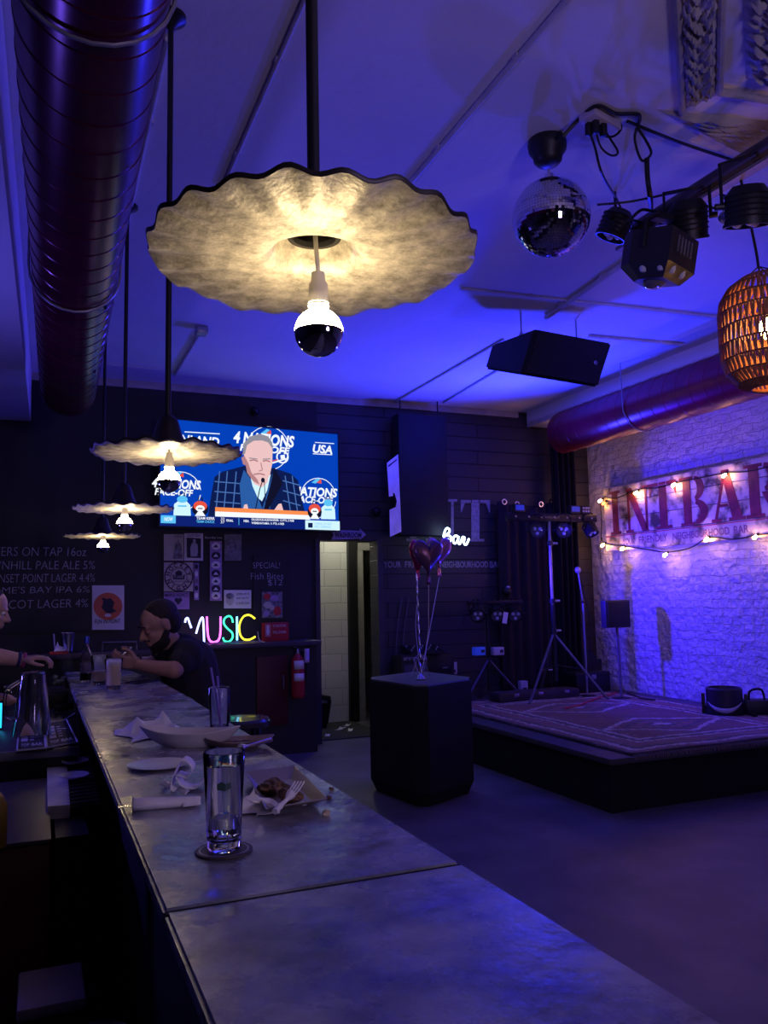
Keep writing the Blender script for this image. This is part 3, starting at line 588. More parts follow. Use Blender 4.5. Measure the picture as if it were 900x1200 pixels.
# --- wall lettering on the boards
wpaint = pm('faded_white_paint', (.33, .3, .36), .7, var=.35, scale=25)
GL = {  # stencil serif capitals, unit box
 'I': [[(.3, .06), (.42, .06), (.42, .94), (.3, .94)], [(.58, .06), (.7, .06), (.7, .94), (.58, .94)]],
}
def glyph(ch):
    s = []
    rect = lambda x0, y0, x1, y1: [(x0, y0), (x1, y0), (x1, y1), (x0, y1)]
    def arcs(cx, cy, rx, ry, w, a0, a1, wt=None):
        n = 10; o = [(cx+rx*math.cos(R(a0+(a1-a0)*k/n)), cy+ry*math.sin(R(a0+(a1-a0)*k/n))) for k in range(n+1)]
        i = [(cx+(rx-w)*math.cos(R(a0+(a1-a0)*k/n)), cy+(ry-w*(.35 if wt is None else wt))*math.sin(R(a0+(a1-a0)*k/n))) for k in range(n+1)]
        return [[o[k], o[k+1], i[k+1], i[k]] for k in range(n)]
    if ch == 'I': s = [rect(.3, .05, .7, .95), rect(.12, 0, .88, .06), rect(.12, .94, .88, 1)]
    elif ch == 'N': s = [rect(.12, .05, .2, .95), rect(.02, 0, .32, .06), [(.06, 1), (.3, 1), (.9, 0), (.66, 0)], rect(.8, .05, .88, .95), rect(.7, .94, .99, 1)]
    elif ch == 'T': s = [rect(.36, .06, .64, .93), rect(.2, 0, .8, .06), [(0, 1), (.34, 1), (.34, .93), (.14, .93), (.02, .7), (0, .7)], [(.66, 1), (1, 1), (1, .7), (.98, .7), (.86, .93), (.66, .93)], rect(.38, .94, .62, 1)]
    elif ch == 'B': s = [rect(.12, .05, .4, .95), rect(0, 0, .5, .06), rect(0, .94, .5, 1)]+arcs(.52, .745, .36, .255, .24, -82, 82)+arcs(.52, .26, .46, .26, .28, -82, 82)
    elif ch == 'A': s = [[(.36, 1), (.58, 1), (.92, .06), (.62, .06)], [(.4, .9), (.44, .8), (.18, .06), (.1, .06)], rect(0, 0, .3, .06), rect(.52, 0, 1, .06), [(.24, .34), (.25, .28), (.52, .28), (.5, .34)]]
    elif ch == 'R': s = [rect(.12, .05, .4, .95), rect(0, 0, .5, .06), rect(0, .94, .5, 1)]+arcs(.52, .73, .38, .27, .25, -82, 82)+[[(.46, .46), (.68, .46), (.96, .06), (.7, .06)], rect(.66, 0, 1, .06)]
    return s
def bigletter(name, ch, conv, mat, parent, dep):
    """conv(u, v) gives the place of the unit-box point; dep = outward thickness vector"""
    b = MB()
    for poly in glyph(ch): b.prism([conv(u, v) for u, v in poly], dep)
    return b.build(name, mat, parent, smooth=0)
o = thing('wall_lettering', 'faded white painted capital letters and slogan on the black boards', 'wall lettering', (4.3, YB-.004, 1.8))
def cv(x0, x1, yt, yb):
    def f(u, v):
        a = at(x0+(x1-x0)*u, yb, Y=YB-.002); c = at(x0+(x1-x0)*u, yt, Y=YB-.002); return a.lerp(c, v)
    return f
bigletter('letter', 'T', cv(540, 574, 586, 634.5), wpaint, o, (0, -.004, 0)); bigletter('letter', 'N', cv(498, 536, 585, 634), wpaint, o, (0, -.004, 0)); bigletter('letter', 'I', cv(474, 494, 585, 634), wpaint, o, (0, -.004, 0))
for s, x0, x1 in (('YOUR', 449.5, 470), ('FRIENDLY', 474.5, 512), ('NEIGHBOURHOOD', 516, 572), ('BAR', 574, 588)): wl('slogan', s, x0, x1, 658, 665.2, YB-.004, wpaint, o, bold=.02)
# neon Bar
nb = thing('neon_sign', 'small white neon script reading bar on the black boards', 'neon sign', (at(533, 632, Y=7.72).x, 7.72, at(533, 632, Y=7.72).z), 'neon lettering')
c2 = lambda q: (420+q[0]*.2, 600+q[1]*.2)
ntube(nb, 'script', [[(499, 138), (503, 128)], [(503, 150), (500, 138), (512, 100), (528, 97), (534, 112), (524, 128), (508, 136), (530, 138), (544, 152), (537, 172), (523, 168), (528, 158)], [(582, 142), (566, 140), (555, 160), (560, 182), (573, 180), (583, 160), (586, 142), (584, 172), (592, 188), (602, 172), (610, 148), (622, 152), (618, 172), (622, 188), (634, 188), (648, 156)]], (.5, .68, 1), c2, 7.72, 6, r=.011)
b = MB(); q = at(520, 625, Y=7.72); q2 = at(546, 640, Y=7.72)
for x in (q.x, (q.x+q2.x)/2, q2.x): MB().cyl((x, 7.725, (q.z+q2.z)/2), (x, YB, (q.z+q2.z)/2), .006, n=8).build('standoff', grey, nb)
# washroom arrow sign
s0 = thing('arrow_sign', 'lilac arrow sign reading washroom above the doorway', 'sign', (at(407, 626, Y=8.03).x, 8.04, at(407, 632, Y=8.03).z))
MB().prism([at(*p, Y=8.03) for p in ((388, 632.5), (391, 627), (388, 620.5), (422, 622), (422, 619.5), (429, 626.5), (422, 632.5), (422, 631))], (0, .02, 0)).build('arrow_board', pm('lilac_board', (.36, .3, .4), .6), s0, smooth=0)
wl('sign_text', 'WASHROOM', 392, 423.5, 623.5, 630, 8.027, ink, s0, bold=.03)
def dome(x, y, r, label, name='dome_camera', cat='camera'):
    c = at(x, y, Y=YB-.02); M = Matrix.Rotation(R(90), 3, 'X')
    o = thing(name, label, cat, (c.x, YB-.02, c.z), None)
    MB().lathe([(0, -.02), (r*1.25, -.02), (r*1.25, .01), (r*1.1, .025)], c, 24, M).build('mount', pm('dark_mount', (.06, .06, .07), .4), o)
    MB().lathe([(r, .022)]+[(r*math.cos(R(a)), .022+r*math.sin(R(a))) for a in (20, 40, 60, 80, 89.9)], c, 24, M).build('lens_dome', pm('smoked_dome', (.015, .015, .02), .08), o)
dome(440, 600, .045, 'dark round dome camera on the wall above the washroom sign')
dome(298, 482, .04, 'small round sensor on the wall just above the television', 'wall_sensor', 'sensor')
# hanging black panel with a pale plate on its left edge
q5 = lambda x, y: (430+.3*x, 500+.3*y)
PY = 7.82
o = thing('column_speaker', 'tall black box hanging from the ceiling with a pale notched plate on its left edge', 'speaker', (at(496, 487, Y=PY).x, PY, at(496, 487, Y=PY).z))
a, c = at(470, 627, Y=PY), at(523, 488, Y=PY)
MB().box(((a.x+c.x)/2, PY+.09, (a.z+c.z)/2), (c.x-a.x, .17, c.z-a.z), bev=.008).build('cabinet', pm('soft_black', (.012, .012, .016), .6), o)
pl = [(78, 142), (121, 108), (127, 240), (134, 410), (90, 430), (88, 325), (112, 314), (117, 290), (108, 262), (100, 258), (102, 270), (86, 273)]
pts = []
for x, y in pl:
    k = (x-78)/56; pts.append(at(*q5(x, y), Y=PY-.01-.12*(1-k)))
MB().prism(pts, (.006, .008, 0)).build('edge_plate', pm('pale_plate', (.8, .85, .9), .45), o, smooth=0)
b = MB(); b.prism([at(*q5(x, y), Y=PY-.014-.12*(1-(x-78)/56)) for x, y in ((83, 152), (116, 126), (116, 132), (84, 158))], (0, -.003, 0)); b.build('slot', ink, o, smooth=0)
for x in (a.x+.06, c.x-.06): MB().cyl((x, PY+.09, c.z), (x, PY+.09, ZC), .008, n=8).build('hanging_rod', blackm, o)
dome(469, 535, .02, 'tiny round fitting beside the hanging black box', 'wall_sensor', 'sensor')
# ------------------------------------------------------------------ brick wall sign and its bulbs
SX = XW-.1
worn = pm('worn_sign_board', (.16, .13, .11), .6, var=.4, scale=6.5, col2=(.82, .72, .58), contrast=(.36, .52), detail=9)
def sg(x, y, X=SX): return at(x, y, X=X)
yl = sg(707, 577).y; TOPZ = 2.655; BOTZ = 1.93; yr = yl-3.35
sign = thing('bar_sign', 'wide worn wooden sign with red stencil letters on the white brick wall', 'sign', (XW-.09, (yl+yr)/2, (TOPZ+BOTZ)/2))
ph = (TOPZ-BOTZ)/4
for k in range(4):
    MB().box((XW-.08, (yl+yr)/2, BOTZ+ph*(k+.5)), (.035, yl-yr, ph-.006), bev=.003).build('plank', worn, sign)
MB().box((XW-.099, (yl+yr)/2, BOTZ+.165), (.004, yl-yr, .008)).build('painted_line', redp, sign)
red_st = pm('faded_red_paint', (.26, .035, .06), .6, var=.4, scale=9, detail=8)
def sgl(x0, x1, z0, z1):
    ya, yb_ = sg(x0, 640).y, sg(x1, 640).y
    return lambda u, v: V((XW-.098, ya+(yb_-ya)*u, z0+(z1-z0)*v))
for ch, x0, x1 in (('I', 715, 731), ('N', 734, 765), ('T', 764, 796), ('B', 800, 833), ('A', 836, 876), ('R', 877, 922)):
    bigletter('letter', ch, sgl(x0, x1, BOTZ+.185, TOPZ-.05), red_st, sign, (-.004, 0, 0))
slog = pm('faded_violet_paint', (.3, .14, .22), .6, var=.4, scale=12)
for s, x0, x1 in (('YOUR', 730, 744), ('FRIENDLY', 749, 783), ('NEIGHBOURHOOD', 789, 856), ('BAR', 861, 879)):
    ya, yb_ = sg(x0, 640).y, sg(x1, 640).y
    txt('slogan', s, (XW-.099, ya, BOTZ+.055), -YP, UP, ya-yb_, .075, slog, sign, .002, .02)
cordp = [sg(705, 655), sg(705, 640), sg(706, 610), sg(706, 585), sg(722, 584), sg(749, 574), sg(770, 572), sg(793, 566), sg(822, 560), sg(853, 554), sg(880, 552), sg(930, 540)]
cordl = [sg(706, 630), sg(710, 637), sg(733, 640), sg(760, 644), sg(783, 647), sg(810, 642), sg(832, 630), sg(860, 632), sg(889, 627), sg(940, 620)]
o = thing('string_light_cable', 'dark cable of string lights around the wooden sign', 'string lights', (XW-.11, yl, 2.3))
for cc in (cordp, cordl):
    MB().tube(catmull([V((XW-.112, p.y, p.z)) for p in cc], 6), .006, 6).build('cable', black, o)
sb_glass = em('warm_string_bulb', (1, .47, .13), 100); sb_red = em('red_string_bulb', (1, .16, .04), 8)
def sbulb(x, y, m, label, dy=0):
    p = sg(x, y); c = V((XW-.118, p.y, p.z))
    o = thing('string_bulb', label, 'bulb', c, 'string light bulbs around the sign')
    M = (V((-.5, 0, -.35-dy))).to_track_quat('Z', 'Y').to_matrix()
    MB().lathe([(0, -.022), (.012, -.02), (.0125, .008), (.01, .012)], c, 14, M).build('socket', black, o)
    MB().lathe([(.0095, .01), (.0105, .018), (.0145, .03), (.0165, .042), (.0145, .053), (.009, .06), (0, .062)], c, 14, M).build('bulb', m, o)
    return o
o1 = [(707, 585, 'at the top left corner of the sign'), (749, 575.5, 'second along the top edge from the left'), (793.5, 566, 'third along the top edge, above the gap between the words'), (853, 555, 'fourth along the top edge, over the letter A'),
      (710, 637, 'low on the left edge of the sign'), (733, 641, 'on the bottom edge left of the slogan'), (783.5, 648, 'lowest one, hanging just under the bottom edge'), (832, 630, 'on the slogan, covering its middle'), (889, 627, 'right of the end of the slogan')]
for x, y, l in o1: sbulb(x, y, sb_glass, 'warm glowing string bulb '+l)
sbulb(711, 588, sb_red, 'dim red string bulb beside the top left corner bulb')
MB().box((XW-.03, yl-.3, (TOPZ+BOTZ)/2), (.05, .06, .5)).build('batten', black, sign); MB().box((XW-.03, yr+.3, (TOPZ+BOTZ)/2), (.05, .06, .5)).build('batten', black, sign)
# ------------------------------------------------------------------ fixtures below the ceiling
p = at(641, 165, Z=ZC); MY = p.y
ball = thing('disco_ball', 'mirrored disco ball hanging from its motor below the ceiling', 'disco ball', (p.x, MY, ZC))
c = at(647, 255, Y=MY); r = 45*(c-EYEP).dot(FW)/FPX; c.x, c.y = p.x+.005, MY
bm = MB(); nb_ = 42
for i in range(nb_):
    t0, t1 = -PI/2+PI*i/nb_, -PI/2+PI*(i+1)/nb_; tm = (t0+t1)/2; k = max(4, int(2*PI*r*math.cos(tm)/(PI*r/nb_)))
    for j in range(k):
        a0, a1 = 2*PI*j/k, 2*PI*(j+.93)/k; t1b = t0+(t1-t0)*.93
        q = [V((math.cos(t)*math.cos(a), math.cos(t)*math.sin(a), math.sin(t)))*r for t, a in ((t0, a0), (t0, a1), (t1b, a1), (t1b, a0))]
        n = sum(q, V((0, 0, 0))).normalized(); jit = V((random.uniform(-.02, .02), random.uniform(-.02, .02), random.uniform(-.02, .02)))
        ctr = n*r*.9985; ax = n.cross(V((.3, .2, .9))).normalized(); ay = n.cross(ax)
        bm.add([c+v+n*(ax.dot(v-ctr)*jit.x+ay.dot(v-ctr)*jit.y) for v in q], [[0, 1, 2, 3]])
o = bm.build('mirror_tiles', pm('mirror_tile', (.8, .8, .85), .05, metal=1, var=.03), ball, smooth=0)
MB().ball(c, r*.985, 32, 20).build('core', blackm, ball)
MB().lathe([(0, 0), (.088, 0), (.092, -.02), (.088, -.05), (.07, -.075), (.066, -.1), (.05, -.118), (.02, -.128), (0, -.128)], (p.x, MY, ZC), 32).build('motor', black, ball)
MB().cyl((p.x, MY, ZC-.14), (c.x, MY, c.z+r+.012), .007, n=10).build('shaft', chrome, ball)
MB().lathe([(0, .03), (.022, .03), (.024, -.004), (0, -.004)], (c.x, MY, c.z+r), 16).build('cap', chrome, ball)
# lighting bar
TX, TZ = 2.80, 3.33
ta, tb = at(738, 274, X=TX), at(905, 170, X=TX); TZ = (ta.z+tb.z)/2
tr = thing('lighting_bar', 'long dark lighting pipe hung below the ceiling at the upper right', 'lighting bar', (TX, ta.y, TZ))
MB().cyl((TX, ta.y, TZ), (TX, 1.0, TZ), .042, n=20).build('pipe', pm('bar_pipe', (.1, .085, .09), .4, metal=.5), tr)
MB().box((TX+.01, (ta.y+1)/2+.1, TZ-.044), (.05, ta.y-1, .02)).build('power_rail', pm('rail_tan', (.3, .25, .22), .5), tr)
for yy in (ta.y+.1, 2.0, 1.3): MB().cyl((TX, yy, TZ), (TX, yy, ZC), .008, n=8).build('drop_rod', blackm, tr)
def atY_(x, y, Y): return at(x, y, Y=Y)
def cable(name, pts, r=.006, label='', cat='cable', grp='cables under the ceiling'):
    pts = [V(q) for q in pts]; o = MB().tube(catmull(pts, 6), r, 6).build(name, black, off=pts[0]); return tag(o, label, cat, grp)
PYc = MY
cable('power_cable', [at(660, 160, Z=3.52), at(680, 138, Z=ZC-.01), at(700, 124, Z=ZC-.01), at(722, 133, Z=ZC-.01), at(748, 134, Z=ZC-.01), at(748, 148, Z=ZC-.01)], .009, 'black cable from the disco ball motor along the ceiling')
bx_ = at(703, 138, Z=ZC); o = thing('power_strip', 'pale power strip on the ceiling with plugs hanging from it', 'power strip', bx_)
MB().box((bx_.x, bx_.y, ZC-.02), (.2, .09, .04), rot=(0, 0, .3), bev=.006).build('strip', pm('lilac_plastic', (.5, .45, .55), .5), o)
for x, y in ((690, 150), (698, 147), (707, 151)):
    q = at(x, y, Z=ZC-.06); MB().box((q.x, q.y, ZC-.06), (.028, .028, .07), bev=.006).build('plug', black, o)
py = bx_.y
cable('hanging_cable', [at(690, 152, Y=py), at(697, 172, Y=py), at(706, 205, Y=py), at(722, 232, Y=ta.y+.1), at(728, 245, Y=ta.y+.1)], .006, 'black cable hanging from the left plug down to the left spotlight')
cable('hanging_cable', [at(698, 152, Y=py), at(704, 172, Y=py), at(716, 182, Y=py), at(724, 178, Y=py), at(712, 158, Y=py), at(707, 150, Y=py)], .005, 'black cable hanging in a loop below the power strip')
cable('hanging_cable', [at(722, 135, Y=py), at(728, 150, Y=py), at(718, 160, Y=py), at(704, 157, Y=py), at(700, 145, Y=py)], .006, 'black cable coiled in front of the power strip')
cable('hanging_cable', [at(746, 150, Y=py-.2), at(744, 165, Y=py-.2), at(752, 188, Y=py-.2), at(763, 180, Y=py-.2), at(757, 165, Y=py-.2), at(747, 150, Y=py-.2)], .006, 'black cable dropping in a narrow loop right of the power strip')
cable('hanging_cable', [at(758, 186, Y=py-.2), at(759, 210, Y=py-.2), at(762, 232, Y=py-.2), at(763, 250, Y=ta.y)], .012, 'thick black twisted cable hanging straight down to the lighting bar')
cable('ceiling_cable', [at(735, 142, Z=ZC-.015), at(800, 168, Z=ZC-.015), at(866, 190, Z=ZC-.015)], .008, 'black cable crossing the ceiling from the power strip to the right')
cable('bar_cable', [at(700, 240, Y=3.2), at(740, 236, Y=3.15), at(790, 226, Y=3.0), at(820, 222, Y=2.95), at(870, 236, Y=2.7)], .006, 'black cable sagging along behind the lighting bar')
cable('bar_cable', [at(820, 238, Y=2.8), at(838, 244, Y=2.78), at(858, 240, Y=2.7)], .006, 'black cable sagging between the two right spotlights')
cable('bar_cable', [at(735, 262, Y=2.95), at(752, 246, Y=2.95), at(775, 250, Y=2.9), at(790, 238, Y=2.85)], .008, 'black cable wound around the front end of the lighting bar')
lensm = pm('lens_glass', (.12, .12, .16), .08, coat=.5); ledm = pm('clear_led_lens', (.55, .58, .66), .12)
def par(c, aim, r, L, label, name='spotlight', grp='spotlights on the lighting bar', hang=None):
    c = V(c); o = thing(name, label, 'spotlight', c, grp); d = V(aim).normalized(); M = d.to_track_quat('Z', 'Y').to_matrix()
    MB().lathe([(0, -L/2), (r*.7, -L/2), (r*.95, -L/2+.03), (r, -L/4), (r, L/2), (r*1.06, L/2), (r*1.06, L/2+.012), (r*.92, L/2+.012), (r*.92, L/2-.02)], c, 28, M).build('housing', black, o)
    for i in range(5): MB().tube([c+M @ V((r*1.02*math.cos(2*PI*k/24), r*1.02*math.sin(2*PI*k/24), -L/4+i*.022)) for k in range(24)], .004, 6, closed=True).build('cooling_fin', black, o)
    MB().lathe([(r*.92, L/2-.015), (r*.5, L/2-.01), (0, L/2-.008)], c, 24, M).build('lens', lensm, o)
    for k in range(3): MB().ball(c+M @ V((r*.45*math.cos(2*PI*k/3+.5), r*.45*math.sin(2*PI*k/3+.5), L/2-.008)), r*.26, 12, 8).build('led', ledm, o)
    s = M @ V((1, 0, 0)); top = V(hang) if hang is not None else c+V((0, 0, r+.1))
    s.z = 0; s.normalize()
    MB().tube([c+s*(r+.012), c+s*(r+.012)+V((0, 0, (top.z-c.z)*.75)), top+s*.03, top-s*.03, c-s*(r+.012)+V((0, 0, (top.z-c.z)*.75)), c-s*(r+.012)], .008, 6).build('yoke', blackm, o)
    for t in (1, -1): MB().cyl(c+s*t*(r+.005), c+s*t*(r+.04), .014, n=10).build('knob', black, o)
    if hang is not None: MB().lathe([(.034, -.02), (.042, -.02), (.042, .02), (.034, .02), (.034, -.02)], top, 18, Matrix.Rotation(R(90), 3, 'X')).build('clamp', blackm, o)
    return o
par(at(722, 262, Y=3.15), (-.25, .35, -.9), .075, .13, 'small dark spotlight on the far end of the lighting bar, nearest the disco ball', hang=V((TX, 3.15, TZ)))
par(at(806, 256, Y=2.72), (.25, .3, -.9), .085, .16, 'dark spotlight behind the square effect light, just right of it', hang=V((TX, 2.72, TZ)))
par(at(876, 240, Y=2.42), (.15, .25, -.95), .09, .15, 'round dark spotlight on the lighting bar above the woven lamp', hang=V((TX, 2.42, TZ)))
# big hexagonal effect light
ec = at(769, 304, Y=2.75); o = thing('effect_light', 'large boxy black effect light with small lenses facing down, under the lighting bar', 'stage light', ec, None)
M = Matrix.Rotation(R(22), 3, 'Z') @ Matrix.Rotation(R(12), 3, 'X')
hx = [(-.105, -.12), (.105, -.12), (.125, -.04), (.125, .1), (.06, .13), (-.06, .13), (-.125, .1), (-.125, -.04)]
def ePt(x, y, z): return ec+M @ V((x, y, z))
b = MB(); pro = [(-.125, -.125), (.125, -.125), (.125, .06), (.07, .13), (-.07, .13), (-.125, .06)]
b.add([ePt(x, y, -.045) for x, y in pro]+[ePt(x, y, .1) for x, y in pro]+[ePt(x*.62, y*.62-.01, -.105) for x, y in pro],
      [[i, (i+1) % 6, 6+(i+1) % 6, 6+i] for i in range(6)]+[[6+i for i in range(6)]]+[[12+i, 12+(i+1) % 6, (i+1) % 6, i] for i in range(6)]+[[12+i for i in range(6)][::-1]])
b.build('housing', pm('effect_black', (.02, .018, .022), .5), o, smooth=0)
for k, (x, y) in enumerate(((-.1, -.09), (-.05, -.112), (.05, -.112), (.1, -.09), (-.105, .0), (.105, .0), (-.05, .09), (.05, .09))):
    MB().lathe([(0, -.016), (.014, -.013), (.021, 0), (.021, .02)], ePt(x*.9, y*.9, -.068), 14, M).build('lens', ledm, o)
MB().ball(ePt(0, -.01, -.104), (.055, .055, .025), 20, 10).build('dome_lens', lensm, o)
for sx in (-1, 1): MB().tube([ePt(sx*.128, 0, .02), ePt(sx*.13, 0, .14), ePt(sx*.04, 0, .19)], .009, 6).build('bracket', blackm, o)
MB().box(ePt(0, .0, .185), (.1, .04, .03)).build('clamp', blackm, o)
for k in range(5): MB().box(ePt(-.06+k*.03, -.127, .04), (.012, .006, .07), rot=M).build('vent', lensm, o)
# small glass crystal hanging right
q = at(848, 256, Y=2.6); o = thing('crystal_pendant', 'small pale blue glass ornament hanging between the two right spotlights', 'ornament', q)
MB().lathe([(0, -.028), (.02, -.01), (.024, .008), (.012, .026), (0, .03)], q, 8).build('crystal', pm('blue_glass', (.3, .35, .8), .08), o, smooth=0); MB().cyl(q+V((0, 0, .03)), V((q.x, q.y, TZ)), .002, n=6).build('thread', black, o)
# hanging speaker
SY = 5.0
P = {k: at(x, y, Y=Y_) for k, x, y, Y_ in (('ftl', 627, 385, SY), ('ftr', 718, 402, SY-.05), ('fbr', 700, 450, SY), ('fbl', 611, 439, SY+.05), ('btl', 588, 388, SY+.42))}
o = thing('hanging_speaker', 'black wedge loudspeaker hanging on its side below the ceiling', 'speaker', (P['ftl']+P['fbr'])/2)
w_ = P['ftr']-P['ftl']; dn_ = P['fbl']-P['ftl']
b = MB(); ftl, ftr, fbl, fbr = P['ftl'], P['ftr'], P['fbl'], P['fbl']+w_*.98
bk = V((-.03, .42, .02)); sh = w_.normalized()*.02
b1, b2, b3, b4 = ftl+bk-w_*.12+dn_*.1, ftr+bk-w_*.1+dn_*.1, fbr+bk-w_*.1-dn_*.35, fbl+bk-w_*.12-dn_*.35
bm = bmesh.new(); vs = [bm.verts.new(q) for q in (ftl, ftr, fbr, fbl, b1, b2, b3, b4)]
for f in ((0, 1, 2, 3), (4, 7, 6, 5), (0, 4, 5, 1), (3, 2, 6, 7), (0, 3, 7, 4), (1, 5, 6, 2)): bm.faces.new([vs[i] for i in f])
bmesh.ops.recalc_face_normals(bm, faces=bm.faces[:]); bmesh.ops.bevel(bm, geom=bm.edges[:], offset=.015, segments=2, affect='EDGES')
MB().frombm(bm).build('cabinet', black, o)
nf = w_.cross(dn_).normalized(); nf = nf if nf.y < 0 else -nf
gm = brickmat('speaker_grille', (0, 2), (.022, .022, .024), (.004, .004, .004), .012, .012, .003, .8, .5, dist=.004, namt=.05, warp=0)
def fp(u, v, d): 
    return ftl+w_*u+dn_*v+nf*(d+.02*math.sin(u*PI))
MB().grid(lambda u, v: fp(.04+.92*u, .05+.9*v, .006), 16, 8).build('grille', gm, o)
MB().ball(fp(.84, .5, .012), (.018, .006, .018), 12, 8).build('badge', grey, o)
for u, hx_ in ((.0, 612), (.72, 694)):
    q = ftl+w_*u+bk*.4+V((0, 0, -.01))
    MB().lathe([(0, .02), (.02, .02), (.02, 0)], q, 12).build('eye_bolt', chrome, o); MB().cyl(q, (q.x, q.y, ZC), .006, n=8).build('hanging_rod', grey, o)
# woven lamp
WY = 2.55; wc = at(900, 390, Y=WY); wr = 53*(wc-EYEP).dot(FW)/FPX; wh = 132*(wc-EYEP).dot(FW)/FPX
o = thing('woven_lamp', 'brown woven barrel lamp glowing at the right edge', 'pendant lamp', (wc.x, WY, ZC))
rat = pm('brown_rattan', (.34, .13, .05), .6, var=.3, scale=40)
prof = [(.42, -.5), (.68, -.45), (.88, -.36), (.98, -.24), (1., -.1), (1., .05), (1., .19), (.95, .31), (.78, .42), (.5, .5)]
rr = [q[0]*wr for q in prof]; zz = [wc.z+q[1]*wh for q in prof]
b = MB()
for r_, z_ in zip(rr, zz): b.tube([(wc.x+r_*math.cos(2*PI*k/40), WY+r_*math.sin(2*PI*k/40), z_) for k in range(40)], .0042, 6, closed=True)
b.build('hoops', pm('dark_rattan', (.07, .03, .02), .6), o)
b = MB(); NZ = 48
for i in range(len(prof)-1):
    for k in range(NZ):
        for s_ in (.25, -.25):
            a0, a1 = 2*PI*(k+.5*(i % 2))/NZ, 2*PI*(k+.5*(i % 2)+s_)/NZ
            p0 = V((wc.x+rr[i]*math.cos(a0), WY+rr[i]*math.sin(a0), zz[i])); p1 = V((wc.x+rr[i+1]*math.cos(a1), WY+rr[i+1]*math.sin(a1), zz[i+1]))
            b.tube([p0, p1], .0052, 5, cap=False)
b.build('woven_shade', rat, o)
MB().ball((wc.x, WY, wc.z+.02), (.035, .035, .05), 16, 12).build('bulb', em('warm_lamp_bulb', (1, .5, .14), 90), o)
MB().cyl((wc.x, WY, wc.z+.06), (wc.x, WY, wc.z+.13), .018, n=14).build('socket', black, o)
hk = V((wc.x-.03, WY, zz[-1]+.05))
MB().tube(catmull([hk, hk+V((-.012, 0, .1)), V((TX+.02, WY, TZ-.03))], 6), .006, 8).build('cord', black, o)
for a in (0, 2.1, 4.2): MB().tube([hk, (wc.x+rr[-1]*math.cos(a), WY+rr[-1]*math.sin(a), zz[-1])], .003, 5).build('hanger_wire', black, o)
MB().cyl(hk, (wc.x, WY, wc.z+.12), .004, n=6).build('inner_cord', black, o)
# ------------------------------------------------------------------ black pedestal and balloons
pc = V((2.72, 5.68, 0))
ped = thing('pedestal', 'tall black cloth covered pedestal in the middle of the floor', 'pedestal', pc)
L_, R_, F_ = at(428, 925, Z=0), at(564, 928, Z=0), at(496, 951, Z=0)
bk_ = L_+R_-F_; ch = .16
def cham(z, k=1., cut=.09):
    q = [L_, F_, R_, bk_]; cen = (L_+R_)/2; out = []
    for i in range(4):
        a, m, n_ = q[i-1], q[i], q[(i+1) % 4]
        for w_ in ((a-m).normalized()*cut+m, (n_-m).normalized()*cut+m): out.append(V((cen.x+(w_.x-cen.x)*k, cen.y+(w_.y-cen.y)*k, z)))
    return out
HP = .83; secs = [cham(0, .88), cham(.1, 1.), cham(.4, 1.), cham(HP-.02, 1.0), cham(HP, .985)]
b = MB(); vs = [v for s_ in secs for v in s_]; n = 8
b.add(vs, [[j*n+i, j*n+(i+1) % n, (j+1)*n+(i+1) % n, (j+1)*n+i] for j in range(4) for i in range(n)]+[list(range(n))[::-1]])
b.build('cloth_body', matt, ped, smooth=0)
MB().prism(cham(HP-.002, .97), (0, 0, .012)).build('top_panel', pm('pedestal_top', (.11, .11, .13), .45), ped, smooth=0)
HP += .01
wb = at(493, 797, Z=HP)
def heart(o_, name, c, w_, h, th, mat, rot=0., n=40):
    b = MB(); rings = 7; vs = []
    for side in (-1, 1):
        base = len(b.vs); vv = []
        for j in range(rings+1):
            s_ = math.cos(PI/2*j/rings); d = math.sin(PI/2*j/rings)
            for k in range(n):
                t = 2*PI*k/n; x = 16*math.sin(t)**3; y = 13*math.cos(t)-5*math.cos(2*t)-2*math.cos(3*t)-math.cos(4*t)
                wob = 1+.02*math.sin(11*t)*(1-d)
                q = V((x/16*s_*wob*w_/2, side*d*th/2, (y/15*s_*wob+.0)*h/2)); q.rotate(Euler((0, 0, rot))); vv.append(V(c)+q)
        b.add(vv, [[j*n+k, j*n+(k+1) % n, (j+1)*n+(k+1) % n, (j+1)*n+k] for j in range(rings) for k in range(n)])
    bm = bmesh.new(); me = bpy.data.meshes.new('t'); me.from_pydata(b.vs, [], b.fs); bm.from_mesh(me); bmesh.ops.remove_doubles(bm, verts=bm.verts[:], dist=1e-4); bpy.data.meshes.remove(me)
    return MB().frombm(bm).build(name, mat, o_, smooth=60)
def balloon(px, py, Y, w_, h, th, mat, label, rot, tail):
    c = at(px, py, Y=Y); o = thing('heart_balloon', label, 'balloon', c, 'foil heart balloons on the pedestal')
    heart(o, 'foil', c, w_, h, th, mat, rot)
    bt = c-V((0, 0, h*.56)); MB().grid(lambda u, v: bt+V(((u-.5)*(.02+.02*v), .01*math.sin(u*6), .03-.1*v)), 4, 4).build('filling_tail', mat, o, thick=.002)
    s_ = bt-V((0, 0, .07)); mid = s_.lerp(wb, .5)+V(tail)
    MB().tube(catmull([s_, s_.lerp(mid, .6), mid, mid.lerp(wb, .6), wb+V((0, 0, .02))], 8), .003, 5).build('ribbon', pm('silver_ribbon', (.6, .58, .68), .3, metal=.7), o)
    return o
balloon(501.5, 650, 5.72, .245, .29, .11, pm('mauve_foil', (.2, .09, .13), .3, metal=.6), 'dark mauve heart balloon in front of the other two', R(-8), (.03, 0, 0))
balloon(489, 648, 5.95, .2, .26, .1, pm('red_foil', (.6, .05, .12), .2, metal=.7), 'shiny red heart balloon showing behind the left edge of the mauve heart', R(35), (-.02, .02, 0))
